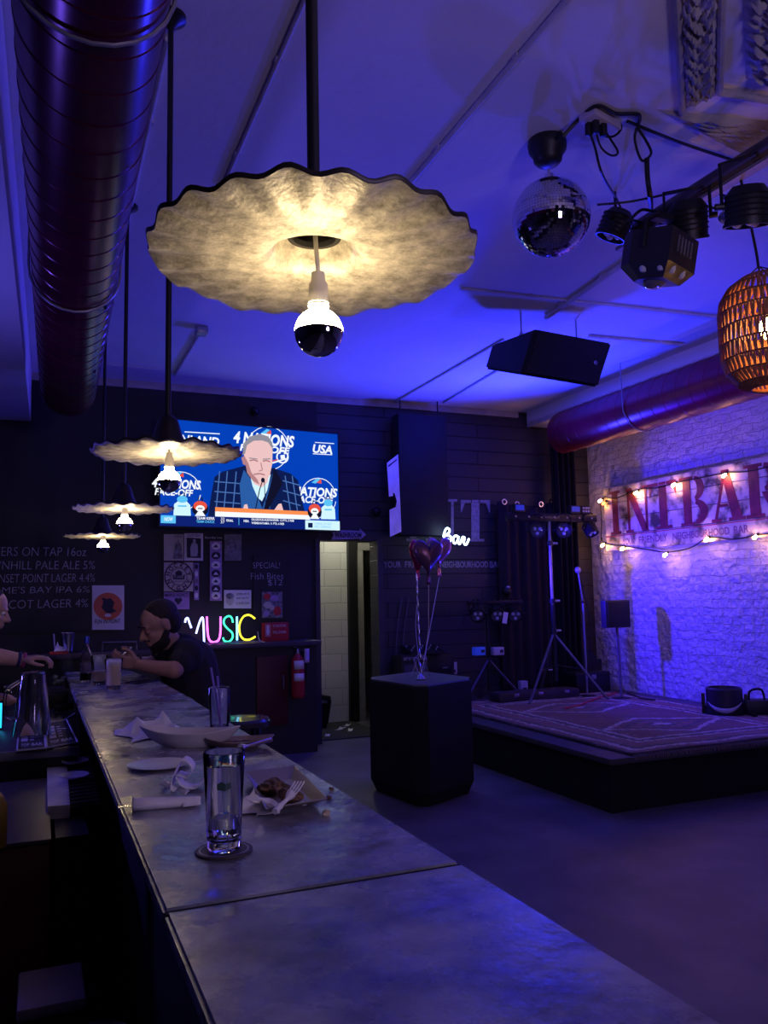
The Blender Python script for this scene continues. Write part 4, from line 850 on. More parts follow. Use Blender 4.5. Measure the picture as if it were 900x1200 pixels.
balloon(514, 645, 6.1, .22, .27, .1, pm('pink_foil', (.75, .3, .38), .2, metal=.7), 'shiny pink heart balloon behind the mauve heart, only its right tip in view', R(-20), (.01, .02, 0))
tin = pm('silver_tinsel', (.62, .6, .72), .22, metal=.8)
o = thing('tinsel_column', 'thin twisted silver ribbon rising from the pedestal to the balloons', 'ribbon', wb)
b = MB(); top = at(488, 672, Y=wb.y)
def tw(u, v):
    z = wb.z+.01+(top.z-wb.z)*v; x = wb.x+(top.x-wb.x)*v; a = v*26
    return V((x+.018*(u-.5)*math.cos(a), wb.y+.018*(u-.5)*math.sin(a), z))
MB().grid(tw, 2, 120).build('twisted_ribbon', tin, o, thick=.001)
b = MB(); MB().lathe([(0, 0), (.035, 0), (.04, .012), (.025, .03), (.01, .045), (0, .05)], wb, 14).build('weight', tin, o)
for k in range(4):
    a = k*1.6; MB().tube(catmull([wb+V((.01*math.cos(a), .01*math.sin(a), .19)), wb+V((.05*math.cos(a), .05*math.sin(a), .15)), wb+V((.055*math.cos(a+.6), .055*math.sin(a+.6), .08)), wb+V((.07*math.cos(a+1), .07*math.sin(a+1), .03))], 6), .003, 5).build('curl', tin, o)
# ------------------------------------------------------------------ stage
HS = .36; SX0, SY0 = 3.52, 4.55
st = thing('stage_platform', 'low black stage platform along the brick wall', 'stage', (4.8, 6.3, 0))
MB().box(((SX0+XW)/2, (SY0+YB)/2, HS-.02), (XW-SX0-.01, YB-SY0-.01, .04), bev=.004).build('deck', pm('stage_deck', (.06, .055, .07), .5, var=.2), st)
MB().box(((SX0+XW)/2, (SY0+YB)/2+.02, (HS-.04)/2), (XW-SX0-.06, YB-SY0-.06, HS-.04)).build('skirt', matt, st)
# patterned rug
def rugmat():
    m = bpy.data.materials.new('persian_rug'); m.use_nodes = True; nt = m.node_tree; L = nt.links; b = nt.nodes['Principled BSDF']
    b.inputs['Roughness'].default_value = .95; b.inputs['Sheen Weight'].default_value = .2
    tc = nn(nt, 'ShaderNodeTexCoord'); sp = nn(nt, 'ShaderNodeSeparateXYZ'); L.new(tc.outputs['Object'], sp.inputs[0])
    def mth(op, a, c=None):
        n = nn(nt, 'ShaderNodeMath', operation=op)
        for i, q in enumerate((a, c)):
            if q is None: continue
            if isinstance(q, (int, float)): n.inputs[i].default_value = q
            else: L.new(q, n.inputs[i])
        return n.outputs[0]
    ax = mth('ABSOLUTE', sp.outputs[0]); ay = mth('ABSOLUTE', sp.outputs[1])
    ex = mth('SUBTRACT', RW/2, ax); ey = mth('SUBTRACT', RL/2, ay); edge = mth('MINIMUM', ex, ey)
    vo = nn(nt, 'ShaderNodeTexVoronoi'); vo.inputs['Scale'].default_value = 9; L.new(tc.outputs['Object'], vo.inputs['Vector'])
    no = nn(nt, 'ShaderNodeTexNoise'); no.inputs['Scale'].default_value = 22; no.inputs['Detail'].default_value = 6; L.new(tc.outputs['Object'], no.inputs['Vector'])
    n2 = nn(nt, 'ShaderNodeTexNoise'); n2.inputs['Scale'].default_value = 5; L.new(tc.outputs['Object'], n2.inputs['Vector'])
    wob = mth('MULTIPLY', mth('SUBTRACT', no.outputs['Fac'], .5), .1)
    # border bands by distance from the edge
    r1 = nn(nt, 'ShaderNodeValToRGB'); r1.color_ramp.interpolation = 'CONSTANT'; L.new(mth('DIVIDE', mth('ADD', edge, wob), .7), r1.inputs['Fac'])
    red, dk, cr_, ro = (.11, .025, .03, 1), (.03, .018, .028, 1), (.42, .34, .34, 1), (.16, .05, .055, 1)
    els = [(0, dk), (.06, red), (.14, cr_), (.2, dk), (.27, ro), (.46, cr_), (.5, dk), (.58, cr_), (.64, red)]
    e = r1.color_ramp.elements; e[0].position, e[0].color = els[0]; e[1].position, e[1].color = els[1]
    for p_, c_ in els[2:]: q = e.new(p_); q.color = c_
    # medallions: diamonds at three places
    dists = []
    for cy, wx, wy in ((-.62, .42, .42), (.55, .42, .42), (1.55, .3, .3), (-1.5, .3, .3)):
        dists.append(mth('ADD', mth('DIVIDE', ax, wx*1.7), mth('DIVIDE', mth('ABSOLUTE', mth('SUBTRACT', sp.outputs[1], cy)), wy)))
    dm = dists[0]
    for q in dists[1:]: dm = mth('MINIMUM', dm, q)
    r2 = nn(nt, 'ShaderNodeValToRGB'); r2.color_ramp.interpolation = 'CONSTANT'; L.new(mth('ADD', dm, mth('MULTIPLY', wob, 3)), r2.inputs['Fac'])
    els = [(0, cr_), (.16, dk), (.3, ro), (.5, dk), (.62, red), (.78, cr_), (.9, dk), (.96, red)]
    e = r2.color_ramp.elements; e[0].position, e[0].color = els[0]; e[1].position, e[1].color = els[1]
    for p_, c_ in els[2:]: q = e.new(p_); q.color = c_
    fld = nn(nt, 'ShaderNodeMix', data_type='RGBA'); L.new(mth('GREATER_THAN', edge, .46), fld.inputs['Factor']); L.new(r1.outputs['Color'], fld.inputs['A']); L.new(r2.outputs['Color'], fld.inputs['B'])
    # small floral figures
    fm = mth('MULTIPLY', mth('LESS_THAN', vo.outputs['Distance'], .3), mth('GREATER_THAN', no.outputs['Fac'], .46))
    fcol = nn(nt, 'ShaderNodeMix', data_type='RGBA'); L.new(mth('GREATER_THAN', n2.outputs['Fac'], .5), fcol.inputs['Factor']); fcol.inputs['A'].default_value = (.2, .12, .13, 1); fcol.inputs['B'].default_value = (.05, .03, .06, 1)
    fin = nn(nt, 'ShaderNodeMix', data_type='RGBA'); L.new(mth('MULTIPLY', fm, .75), fin.inputs['Factor']); L.new(fld.outputs['Result'], fin.inputs['A']); L.new(fcol.outputs['Result'], fin.inputs['B'])
    L.new(fin.outputs['Result'], b.inputs['Base Color'])
    bp = nn(nt, 'ShaderNodeBump'); bp.inputs['Strength'].default_value = .6; bp.inputs['Distance'].default_value = .006; L.new(no.outputs['Fac'], bp.inputs['Height']); L.new(bp.outputs['Normal'], b.inputs['Normal'])
    return m
RX0, RX1, RY0, RY1 = 3.72, 5.86, 4.58, 7.62
RW, RL = RX1-RX0, RY1-RY0
rc = V(((RX0+RX1)/2, (RY0+RY1)/2, HS))
rm_ = rugmat()
def rugf(u, v):
    x, y = RX0+RW*u, RY0+RL*v
    return V((x, y, HS+.01+.004*math.sin(x*9+y*3)*math.sin(y*7)))
rug = MB().grid(rugf, 40, 60).build('rug', rm_, off=rc, thick=.012); tag(rug, 'large faded red patterned rug covering the stage', 'rug')
b = MB()
for k in range(110):
    x = RX0+RW*(k+.5)/110; b.tube([(x, RY0, HS+.01), (x+random.uniform(-.005, .005), RY0-.025, HS+.006), (x+random.uniform(-.01, .01), RY0-.035, HS-.02)], .003, 4)
f_ = b.build('fringe', pm('cream_fringe', (.2, .16, .15), .9), rug, off=rc); f_['kind'] = 'stuff'
# backdrop curtain
cl = at(588, 700, Y=7.92).x; cr_ = at(672, 700, Y=7.92).x; ct = at(620, 588, Y=7.92).z
def curt(u, v):
    x = cl+(cr_-cl)*u; top = ct-.09*math.sin(PI*min(1, u*1.3))**2*(1 if u < .77 else .2)
    z = HS+.03+(top-HS-.03)*v
    return V((x, 7.94+.028*math.sin(u*46+.6*math.sin(v*3))+.012*math.sin(u*19+2), z))
bd = thing('backdrop_curtain', 'dark hanging backdrop cloth with metal eyelets at the back of the stage', 'curtain', ((cl+cr_)/2, 7.94, HS))
MB().grid(curt, 90, 24).build('cloth', pm('plum_cloth', (.022, .014, .02), .85, bump=.3, bscale=150), bd, thick=.004)
for x, y in ((591, 588), (606, 591), (634, 591), (646, 588)):
    q = at(x, y, Y=7.9); MB().lathe([(.02, -.004), (.034, -.004), (.034, .004), (.02, .004), (.02, -.004)], q, 18, Matrix.Rotation(R(90), 3, 'X')).build('eyelet', chrome, bd)
d0, d1 = at(652, 700, Y=7.84).x, at(679, 700, Y=7.84).x
def side(u, v): return V((d0+(d1-d0)*u+.012*math.sin(v*3), 7.84+.045*math.sin(u*26+.4*math.sin(v*5)), HS+.02+(3.25-HS)*v))
tag(MB().grid(side, 50, 30).build('side_drape', matt, off=((d0+d1)/2, 7.84, HS), thick=.005), 'tall black side drape in the corner beside the brick wall', 'curtain')
# light bar on a tripod
LY = 7.3
a0, a1 = at(593, 607, Y=LY), at(698, 606, Y=LY); bz = (a0.z+a1.z)/2; px_ = at(645, 650, Y=LY).x
o = thing('light_tripod', 'tall black tripod with a crossbar of stage lights before the backdrop', 'light stand', (px_, LY, HS))
MB().box(((a0.x+a1.x)/2, LY, bz), (a1.x-a0.x, .05, .085), bev=.006).build('crossbar', blackm, o)
MB().cyl((px_, LY, HS+.25), (px_, LY, bz), .017, n=14).build('pole', grey, o); MB().cyl((px_, LY, HS+.2), (px_, LY, 1.35), .024, n=14).build('lower_tube', blackm, o)
for z in (bz-.3, 1.36, 1.05): MB().cyl((px_, LY, z), (px_, LY, z+.05), .033, n=14).build('collar', black, o); MB().cyl((px_+.03, LY, z+.025), (px_+.09, LY, z+.025), .012, n=8).build('knob', pm('pale_knob', (.5, .5, .55), .4), o)
for k, a in enumerate((-155, -35, 90)):
    e = V((px_+.52*math.cos(R(a)), LY+.52*math.sin(R(a)), HS+.012)) if k < 2 else V((px_+.1, LY+.45, HS+.012))
    l = MB().tube([(px_, LY, 1.05), e], .014, 8).build('leg', pm('tripod_grey', (.12, .12, .14), .4, metal=.4), o); MB().ball(e, (.022, .022, .014), 10, 6).build('rubber_foot', black, l)
    MB().tube([(px_, LY, .72), V((px_, LY, 1.05)).lerp(e, .55)], .008, 6).build('brace', blackm, o)
for k in range(7): MB().cyl((a0.x+.1+k*.16, LY-.028, bz), (a0.x+.1+k*.16, LY-.034, bz), .012, n=10).build('socket_cap', grey, o)
txt('lettering', 'CHAUVET', (px_-.1, LY-.027, bz-.012), XP, UP, .22, .024, grey, o, .001)
for x, lb in ((629, 'left of the pole'), (660, 'right of the pole')):
    c = at(x, 621.5, Y=LY-.05); par(c, (-.38, -.9, -.12), .075, .09, 'three lens stage spotlight under the crossbar, '+lb, 'spotlight', 'spotlights on the tripod crossbar')
c = at(691, 619, Y=LY-.02); par(c, (.1, -.5, -.85), .07, .14, 'dark spotlight under the right end of the tripod crossbar', 'spotlight', 'spotlights on the tripod crossbar')
blu = pm('blue_display', (.05, .07, .3), .4, es=.25, ecol=(.02, .06, 1)); whk = pm('dull_white_plastic', (.5, .48, .55), .5)
for x, y, m, lb in ((607, 599, blu, 'left'), (672, 595, blu, 'right')):
    c = at(x, y, Y=LY); c.z = bz+.043; q = thing('display_box', 'small box with a blue display on the %s of the tripod crossbar' % lb, 'stage gear', c, 'display boxes on the crossbar')
    MB().box(c+V((0, 0, .045)), (.13, .08, .09), bev=.006).build('case', black, q); MB().box(c+V((0, -.041, .05)), (.1, .004, .055)).build('display', m, q)
c = at(684, 598, Y=LY); c.z = bz+.043; q = thing('button_box', 'small box with pale square buttons at the right end of the crossbar', 'stage gear', c)
MB().box(c+V((0, 0, .045)), (.11, .08, .09), bev=.006).build('case', black, q)
for i in range(3):
    for j in range(2): MB().box(c+V((-.032+.032*i, -.042, .03+.034*j)), (.022, .006, .022), bev=.002).build('button', whk, q)
# second light stand
LY2 = 7.72; cx = at(572, 760, Y=LY2).x; tz = at(572, 706, Y=LY2).z
o = thing('light_stand', 'short black stand with three spotlights left of the backdrop', 'light stand', (cx, LY2, HS))
MB().cyl((cx, LY2, HS+.1), (cx, LY2, tz), .016, n=12).build('pole', blackm, o); x0, x1 = at(548, 706, Y=LY2).x, at(612, 706, Y=LY2).x
MB().box(((x0+x1)/2, LY2, tz), (x1-x0, .04, .04), bev=.005).build('crossbar', blackm, o)
for a in (-150, -30, 90):
    e = V((cx+.4*math.cos(R(a)), LY2+.2*math.sin(R(a)), HS+.012)); l = MB().tube([(cx, LY2, .78), e], .012, 8).build('leg', pm('tripod_blue_grey', (.1, .1, .16), .35, metal=.4), o); MB().ball(e, (.02, .02, .013), 10, 6).build('rubber_foot', black, l)
for x, lb in ((559, 'leftmost of three on the short stand'), (582, 'middle of three on the short stand'), (603, 'rightmost of three on the short stand')):
    c = at(x, 719, Y=LY2-.02); par(c, (-.3, -.8, -.35), .075, .12, 'dark spotlight, '+lb, 'spotlight', 'spotlights on the short stand', hang=V((c.x, LY2, tz)))
for x, y, m, n_, lb in ((561, 763, blu, 'blue', 'blue lit box on the left side of the short light stand'), (583, 763, whk, 'white', 'dull white box on the right side of the short light stand')):
    c = at(x, y, Y=LY2-.05); q = thing('control_box', lb, 'stage gear', c, 'boxes on the short light stand')
    MB().box(c, (.13, .07, .085), bev=.008).build('case', m, q); MB().box(c+V((.03, -.037, .0)), (.04, .006, .03)).build('panel', ink, q); MB().box(c+V((0, .05, 0)), (.03, .05, .03)).build('clamp', black, q)
c = at(592, 724, Y=LY2-.12); q = MB().box(c, (.055, .006, .12), rot=(0, .2, 0)).build('hanging_tag', paper, off=c); tag(q, 'small white card hanging between two spotlights of the short stand', 'card')
c = at(594, 693, Y=7.86); q = thing('clip_lamp', 'small dark round lamp with a painted pale highlight at the backdrop edge', 'lamp', c)
MB().ball(c, (.05, .05, .055), 16, 10).build('shade', black, q); MB().ball(c+V((.005, -.02, .045)), (.026, .02, .016), 12, 8).build('cap', whk, q); MB().cyl(c, c+V((0, .1, 0)), .01, n=8).build('arm', black, q)  # pale cap stands in for the white reflection on the dome
# amplifier with a mixer, left of the stage
AY = 7.75
p0, p1 = at(471, 800, Y=AY), at(501, 767, Y=AY)
o = thing('amplifier', 'dark grey amplifier standing behind the pedestal', 'amplifier', ((p0.x+p1.x)/2, AY, HS))
# sits on the stage's left extension
MB().box(((p0.x+p1.x)/2, AY+.12, (HS+p1.z)/2), (p1.x-p0.x, .26, p1.z-HS), bev=.012).build('cabinet', pm('amp_black', (.02, .02, .022), .6), o)
MB().box(((p0.x+p1.x)/2, AY-.012, (HS+p1.z)/2-.03), (p1.x-p0.x-.05, .01, p1.z-HS-.12), bev=.003).build('grille', pm('amp_grille', (.06, .06, .066), .7, bump=.5, bscale=300), o)
MB().box(((p0.x+p1.x)/2, AY-.012, p1.z-.035), (p1.x-p0.x-.04, .012, .03), bev=.003).build('control_panel', pm('silver_panel', (.3, .3, .32), .35, metal=.6), o)
for k in range(5): MB().cyl((p0.x+.06+k*.045, AY-.016, p1.z-.035), (p0.x+.06+k*.045, AY-.03, p1.z-.035), .009, n=10).build('knob', black, o)
p2, p3 = at(500, 800, Y=AY+.1), at(530, 766, Y=AY+.1)
o = thing('equipment_rack', 'black rack case right of the grey amplifier behind the pedestal', 'rack', ((p2.x+p3.x)/2, AY+.1, HS))
MB().box(((p2.x+p3.x)/2, AY+.2, (HS+p3.z)/2), (p3.x-p2.x+.02, .24, p3.z-HS), bev=.008).build('case', black, o)
for k in range(3): MB().box(((p2.x+p3.x)/2, AY+.077, HS+.08+k*.13), (p3.x-p2.x-.05, .01, .1), bev=.003).build('rack_unit', blackm, o); MB().box(((p2.x+p3.x)/2+.05, AY+.071, HS+.09+k*.13), (.06, .006, .012)).build('display', grey, o)
m0, m1 = at(477, 764, Y=AY+.1), at(516, 757, Y=AY+.1)
o = thing('mixer', 'small black mixing desk with pale knobs on top of the amplifier', 'mixer', ((m0.x+m1.x)/2, AY+.12, p1.z))
MB().prism([(m0.x, AY-.0, p1.z+.002), (m0.x, AY+.24, p1.z+.002), (m0.x, AY+.24, p1.z+.09), (m0.x, AY, p1.z+.03)], (m1.x-m0.x, 0, 0)).build('body', black, o)
for i in range(8):
    for j in range(3): 
        x, y = m0.x+.03+i*(m1.x-m0.x-.06)/7, AY+.05+j*.065; z = p1.z+.03+(y-AY)/.24*.06
        MB().cyl((x, y, z), (x, y-.003, z+.014), .007, n=8).build('knob', (whk, ink)[(i+j) % 2], o)
c = at(532, 783, Y=YB-.01); q = thing('wall_socket', 'small pale power outlet low on the black wall behind the pedestal', 'outlet', (c.x, YB, c.z))
MB().box((c.x, YB-.008, c.z), (.075, .016, .13), bev=.004).build('plate', whk, q); MB().box((c.x, YB-.017, c.z-.03), (.03, .004, .03)).build('socket', ink, q)
# thin leads on the black boards
for k, (x, l) in enumerate(((464, 'left of two thin leads hanging on the black boards beside the doorway'), (472, 'right of two thin leads hanging on the black boards beside the doorway'))):
    pts = [at(x+7, 700, Y=YB-.02), at(x+2, 735, Y=YB-.02), at(x, 765, Y=YB-.02), at(x+1, 800, Y=YB-.02)]
    tag(MB().tube(catmull(pts, 6), .006, 6).build('hanging_lead', pm('blue_grey_cable', (.1, .1, .14), .5), off=pts[0]), l, 'cable', 'leads on the black boards')
# long flat case at the back of the stage
p0, p1 = at(579, 816, Z=HS), at(672, 808, Z=HS); p0.y = p1.y = 7.6
p0, p1 = at(579, 812, Y=7.42), at(672, 808, Y=7.42)
o = thing('keyboard_case', 'long flat dark case lying at the back of the stage', 'case', ((p0.x+p1.x)/2, 7.42, HS))
MB().box(((p0.x+p1.x)/2, 7.42, HS+.055), (p1.x-p0.x, .22, .085), bev=.012).build('case_body', pm('case_brown', (.045, .035, .04), .5), o)
MB().box(((p0.x+p1.x)/2, 7.42, HS+.1), (p1.x-p0.x-.03, .2, .012), bev=.004).build('lid', pm('case_lid', (.07, .055, .06), .45), o)
for f in (.2, .5, .83): MB().box((p0.x+(p1.x-p0.x)*f, 7.306, HS+.08), (.06, .012, .03), bev=.003).build('latch', chrome, o)
c = at(615, 799, Y=7.7); o = thing('guitar_pedal', 'small pale stompbox standing behind the flat case', 'pedal', (c.x, 7.74, HS))
MB().box((c.x, 7.74, HS+.09), (.09, .07, .16), bev=.01).build('case', whk, o); MB().box((c.x, 7.7, HS+.06), (.04, .008, .08)).build('opening', ink, o)
c = at(648, 785, Y=7.72); o = thing('mic_clip_stand', 'low dark stand with a small pale clip before the backdrop', 'stand', (c.x, 7.74, HS))
MB().cyl((c.x, 7.74, HS), (c.x, 7.74, c.z), .01, n=8).build('rod', blackm, o); MB().lathe([(0, 0), (.08, 0), (.08, .015), (0, .02)], (c.x, 7.74, HS), 18).build('base', blackm, o); MB().tube([(c.x-.06, 7.72, c.z), (c.x+.06, 7.72, c.z+.01)], .008, 6).build('clip', whk, o)
# trunk, corner items
p0, p1 = at(672, 804, Y=7.6), at(711, 786, Y=7.6)
o = thing('trunk', 'low black trunk at the stage corner by the brick wall', 'trunk', ((p0.x+p1.x)/2, 7.6, HS))
MB().box(((p0.x+p1.x)/2, 7.66, (HS+p1.z)/2), (p1.x-p0.x, .24, p1.z-HS), bev=.012).build('body', black, o); MB().box(((p0.x+p1.x)/2, 7.66, p1.z-.03), (p1.x-p0.x+.012, .252, .014)).build('lid_edge', blackm, o)
MB().box(((p0.x+p1.x)/2, 7.532, p1.z-.05), (.06, .012, .05), bev=.004).build('latch', grey, o)
p0, p1 = at(684, 790, Y=7.78), at(700, 768, Y=7.78)
o = thing('bass_speaker', 'black sloping speaker box behind the low trunk', 'speaker', ((p0.x+p1.x)/2, 7.84, HS))
MB().prism([(p0.x, 7.8, HS), (p1.x+.04, 7.8, HS), (p1.x, 7.8, p1.z-.02), (p1.x-.06, 7.8, p1.z+.06), (p0.x, 7.8, p1.z+.08)], (0, .2, 0)).build('cabinet', black, o, smooth=0); MB().box((p0.x+.15, 7.795, HS+.22), (.22, .01, .26)).build('grille', gm, o)
# microphone boom stand
o = thing('microphone_stand', 'tall thin microphone stand leaning in the corner beside the drape', 'microphone stand', (at(686, 760, Y=7.32).x, 7.32, HS))
t0, t1, t2 = at(677, 668, Y=7.32), at(683, 705, Y=7.32), at(686, 765, Y=7.32)
MB().tube([V((t2.x, 7.32, HS+.02)), t2, t1], .011, 8).build('pole', grey, o); MB().tube([t1, t0], .008, 8).build('boom', grey, o); MB().ball(t0, (.034, .034, .038), 14, 10).build('mic_head', pm('mic_mesh', (.5, .48, .5), .4, metal=.5), o)
MB().lathe([(0, 0), (.13, 0), (.13, .012), (.02, .03), (0, .03)], (t2.x, 7.32, HS), 24).build('base', blackm, o); MB().ball(t1, .02, 10, 8).build('joint', black, o)
tag(MB().tube(catmull([t0, at(683, 690, Y=7.4), at(690, 720, Y=7.4), at(690, 750, Y=7.4), at(694, 775, Y=7.4)], 6), .006, 6).build('mic_cable', black, off=t0), 'black cable drooping beside the leaning microphone stand', 'cable')
# small speaker on a pole
PYs = 7.4; f = at(732, 812, Y=6.97)
a, c = at(711, 736, Y=6.97), at(738, 703, Y=6.97)
PS = 6.97; o = thing('pole_speaker', 'small dark box on a thin pole before the white brick wall', 'speaker', (f.x, 6.97, HS))
MB().box(((a.x+c.x)/2, 6.97+.045, (a.z+c.z)/2), (c.x-a.x, .085, c.z-a.z), bev=.006).build('cabinet', pm('box_grey', (.05, .045, .05), .5), o); MB().box(((a.x+c.x)/2, 6.965, (a.z+c.z)/2), (c.x-a.x-.03, .014, c.z-a.z-.03), bev=.003).build('grille', gm, o)
MB().cyl((f.x, 7.02, HS+.02), ((a.x+c.x)/2+.03, 7.04, a.z+.02), .014, n=12).build('pole', pm('pole_grey', (.13, .12, .14), .4), o); MB().lathe([(0, 0), (.13, 0), (.13, .01), (.03, .025), (0, .025)], (f.x, 7.02, HS), 24).build('base', blackm, o)
# uplight on the stage
mc = at(850, 838, Z=HS); o = thing('floor_uplight', 'black round floor light with a pale crescent handle on the stage edge', 'stage light', (mc.x, mc.y, HS))
hgt = (at(850, 805, Y=mc.y).z-HS); rw = (at(867, 820, Y=mc.y)-at(834, 820, Y=mc.y)).length/2
MB().lathe([(0, .03), (rw*.8, .03), (rw*.93, .06), (rw*.93, hgt-.015), (rw*.86, hgt), (rw*.8, hgt), (rw*.78, hgt-.03), (0, hgt-.03)], (mc.x, mc.y, HS), 32).build('housing', pm('uplight_body', (.03, .025, .035), .45), o)
MB().lathe([(0, .0), (rw*.98, .0), (rw, .02), (rw, hgt*.34), (rw*.94, hgt*.34)], (mc.x, mc.y, HS), 32).build('base_ring', black, o)
vd = (V((mc.x, mc.y, 0))-V((0, 0, 0))).normalized(); ang = math.atan2(-vd.y, -vd.x)
def cres(u, v):
    a = ang+(u-.5)*1.9; t = (2*u-1); z = HS+hgt*(.52-.2*(1-t*t))-.036*v*(1-t*t)-.004*v
    return V((mc.x+(rw+.006)*math.cos(a), mc.y+(rw+.006)*math.sin(a), z))
MB().grid(cres, 20, 2).build('crescent_handle', pm('pale_handle', (.5, .45, .5), .4), o, thick=.004)
for s_ in (-1, 1): MB().box((mc.x+(rw+.012)*math.cos(ang+s_*1.45), mc.y+(rw+.012)*math.sin(ang+s_*1.45), HS+hgt*.4), (.03, .03, hgt*.75), rot=(0, 0, ang), bev=.004).build('side_arm', black, o)
c = at(889, 838, Z=HS); o = thing('floor_box', 'black box with a looped handle beside the floor light', 'stage light', (c.x, c.y, HS))
MB().box((c.x, c.y, HS+.07), (.24, .2, .13), rot=(0, 0, -.6), bev=.01).build('case', black, o); MB().tube(catmull([(c.x-.06, c.y+.04, HS+.13), (c.x-.05, c.y+.03, HS+.21), (c.x+.03, c.y-.02, HS+.22), (c.x+.05, c.y-.03, HS+.13)], 6), .01, 8).build('handle', blackm, o)
MB().cyl((c.x+.1, c.y-.12, HS+.07), (c.x+.13, c.y-.17, HS+.1), .06, n=20).build('lens_barrel', black, o)
for k, (pts, l) in enumerate((([(722, 812), (700, 818), (680, 826), (662, 830)], 'red cable lying across the rug toward the left'), ([(735, 812), (752, 818), (768, 820)], 'short dark cable beside the pole speaker base'), ([(868, 833), (878, 836), (886, 838)], 'dark cable between the floor light and the box beside it'))):
    q = [at(x, y, Z=HS+.03) for x, y in pts]; tag(MB().tube(catmull(q, 6), .008 if k < 2 else .02, 6).build('stage_cable', (redp, black, black)[k], off=q[0]), l, 'cable', 'cables lying on the stage')
# bar stool on the far side of the bar
sc_ = at(283, 846, Z=.745)
def stool(x, y, label):
    o = thing('bar_stool', label, 'stool', (x, y, 0), None)
    MB().lathe([(0, .7), (.15, .7), (.165, .712), (.165, .735), (.15, .75), (0, .752)], (x, y, 0), 36).build('seat', pm('seat_vinyl', (.05, .045, .05), .22, coat=.4), o)
    for k in range(4):
        a = PI/4+k*PI/2; MB().tube([(x+.1*math.cos(a), y+.1*math.sin(a), .705), (x+.19*math.cos(a), y+.19*math.sin(a), .0)], .014, 10).build('leg', blackm, o)
    MB().tube([(x+.165*math.cos(2*PI*k/32), y+.165*math.sin(2*PI*k/32), .25) for k in range(32)], .009, 8, closed=True).build('foot_ring', blackm, o)
    return o
stool(sc_.x+.04, sc_.y+.12, 'round black bar stool catching yellow neon light beside the bar')
# ------------------------------------------------------------------ things on the bar
ZB = 1.05
def on(x, y, z=ZB): return at(x, y, Z=z)
water = pm('clear_water', (.9, .93, .95), .02, trans=1, ior=1.33, var=.01)
beerm = pm('hazy_beer', (.9, .72, .36), .3, trans=.25, ior=1.34, var=.06)
foam = pm('beer_foam', (.8, .74, .6), .8, bump=.5, bscale=200)
def tumbler(p, r0, r1, h, label, name='pint_glass', fill=None, fm=None, top=None, grp='drinking glasses on the bar'):
    o = thing(name, label, 'glass', p, grp)
    MB().lathe([(0, 0), (r0*.9, 0), (r0, .004), (r1, h-.002), (r1-.001, h), (r1-.0022, h-.002), (r0-.0025, .02), (r0*.6, .014), (0, .013)], p, 40).build('glass_wall', glass, o, smooth=50)
    if fill:
        k = lambda z: (r0+(r1-r0)*z/h)-.0031
        MB().lathe([(0, .0136), (r0*.58, .0146), (k(.021), .0215), (k(fill), fill), (0, fill)], p, 36).build('drink', fm, o, smooth=50)
        if top: MB().lathe([(0, fill+.0005), (k(fill), fill+.0005), (k(fill+top), fill+top), (0, fill+top+.001)], p, 36).build('foam', foam, o, smooth=50)
    return o
g = on(262.5, 998)
cst = thing('coaster', 'round dark coaster under the nearest glass of water', 'coaster', g)
MB().lathe([(0, 0), (.046, 0), (.047, .001), (.047, .003), (.046, .004), (0, .004)], g, 40).build('disc', pm('dark_board', (.055, .045, .045), .6, var=.3, scale=50), cst)
MB().lathe([(.038, .0042), (.041, .0042)], g, 40).build('ring_print', grey, cst)
g2 = V((g.x, g.y, ZB+.0042)); o = tumbler(g2, .0275, .0345, .157, 'nearest pint glass, full of water, on the coaster', fill=.135, fm=water)
MB().lathe([(.0, .024), (.012, .022), (.018, .03), (.016, .05), (.006, .058), (0, .058)], g2+V((.002, .006, 0)), 14).build('ice_cube', glass, o)
pr_ = [(-.9, -.3), (-.9, .3), (-.3, .6), (.2, .3), (.9, .5), (.9, -.2), (.1, -.5)]
vd_ = (EYEP-g2); vd_.z = 0; vd_.normalize(); sd_ = vd_.cross(UP)
b = MB()
b.add([g2+vd_*.0336*math.cos(a*.38)+V((0, 0, .106+c*.014))-sd_*.0336*math.sin(a*.38) for a, c in pr_], [list(range(7))]); b.build('green_print', pm('green_print', (.04, .09, .07), .5), o, smooth=0)
tumbler(on(257, 866), .026, .033, .152, 'tall glass with two straws by the bar edge, in front of the neon letters', fill=.035, fm=water)
gs = on(257, 866)
for k, (dx, dy, tl) in enumerate(((-.024, .006, .21), (-.008, -.012, .185))):
    q = MB().tube([gs+V((dx*.1+.006, dy*.2, .038)), gs+V((dx, dy, tl))], .0032, 8).build('straw', pm('violet_straw', (.3, .2, .55), .4), off=gs+V((0, 0, .04))); tag(q, ('longer', 'shorter')[k]+' straw standing in the tall glass by the bar edge', 'straw', 'straws in the tall glass')
tumbler(on(133, 808), .03, .042, .145, 'nearly full pint of hazy beer in front of the seated man', fill=.118, fm=beerm, top=.012)
tumbler(on(116, 803), .031, .041, .148, 'half empty beer glass just left of the full pint', fill=.068, fm=beerm, top=.003)
p = on(100.5, 799); o = thing('bottle', 'slim clear glass bottle left of the two beer glasses', 'bottle', p)
MB().lathe([(0, 0), (.027, 0), (.03, .004), (.03, .12), (.026, .14), (.013, .175), (.012, .22), (.0135, .222), (.0135, .232), (.011, .232), (.0095, .22), (.0105, .175), (.0235, .14), (.0275, .118), (.0275, .008), (0, .006)], p, 32).build('glass_body', glass, o, smooth=50)
MB().lathe([(0, .009), (.0265, .01), (.0265, .045), (0, .045)], p, 24).build('dark_drink', pm('dark_cola', (.02, .012, .012), .1), o)
MB().lathe([(.0302, .05), (.0302, .1)], p, 32).build('label', pm('bottle_label', (.25, .22, .3), .6, var=.3, scale=60), o)
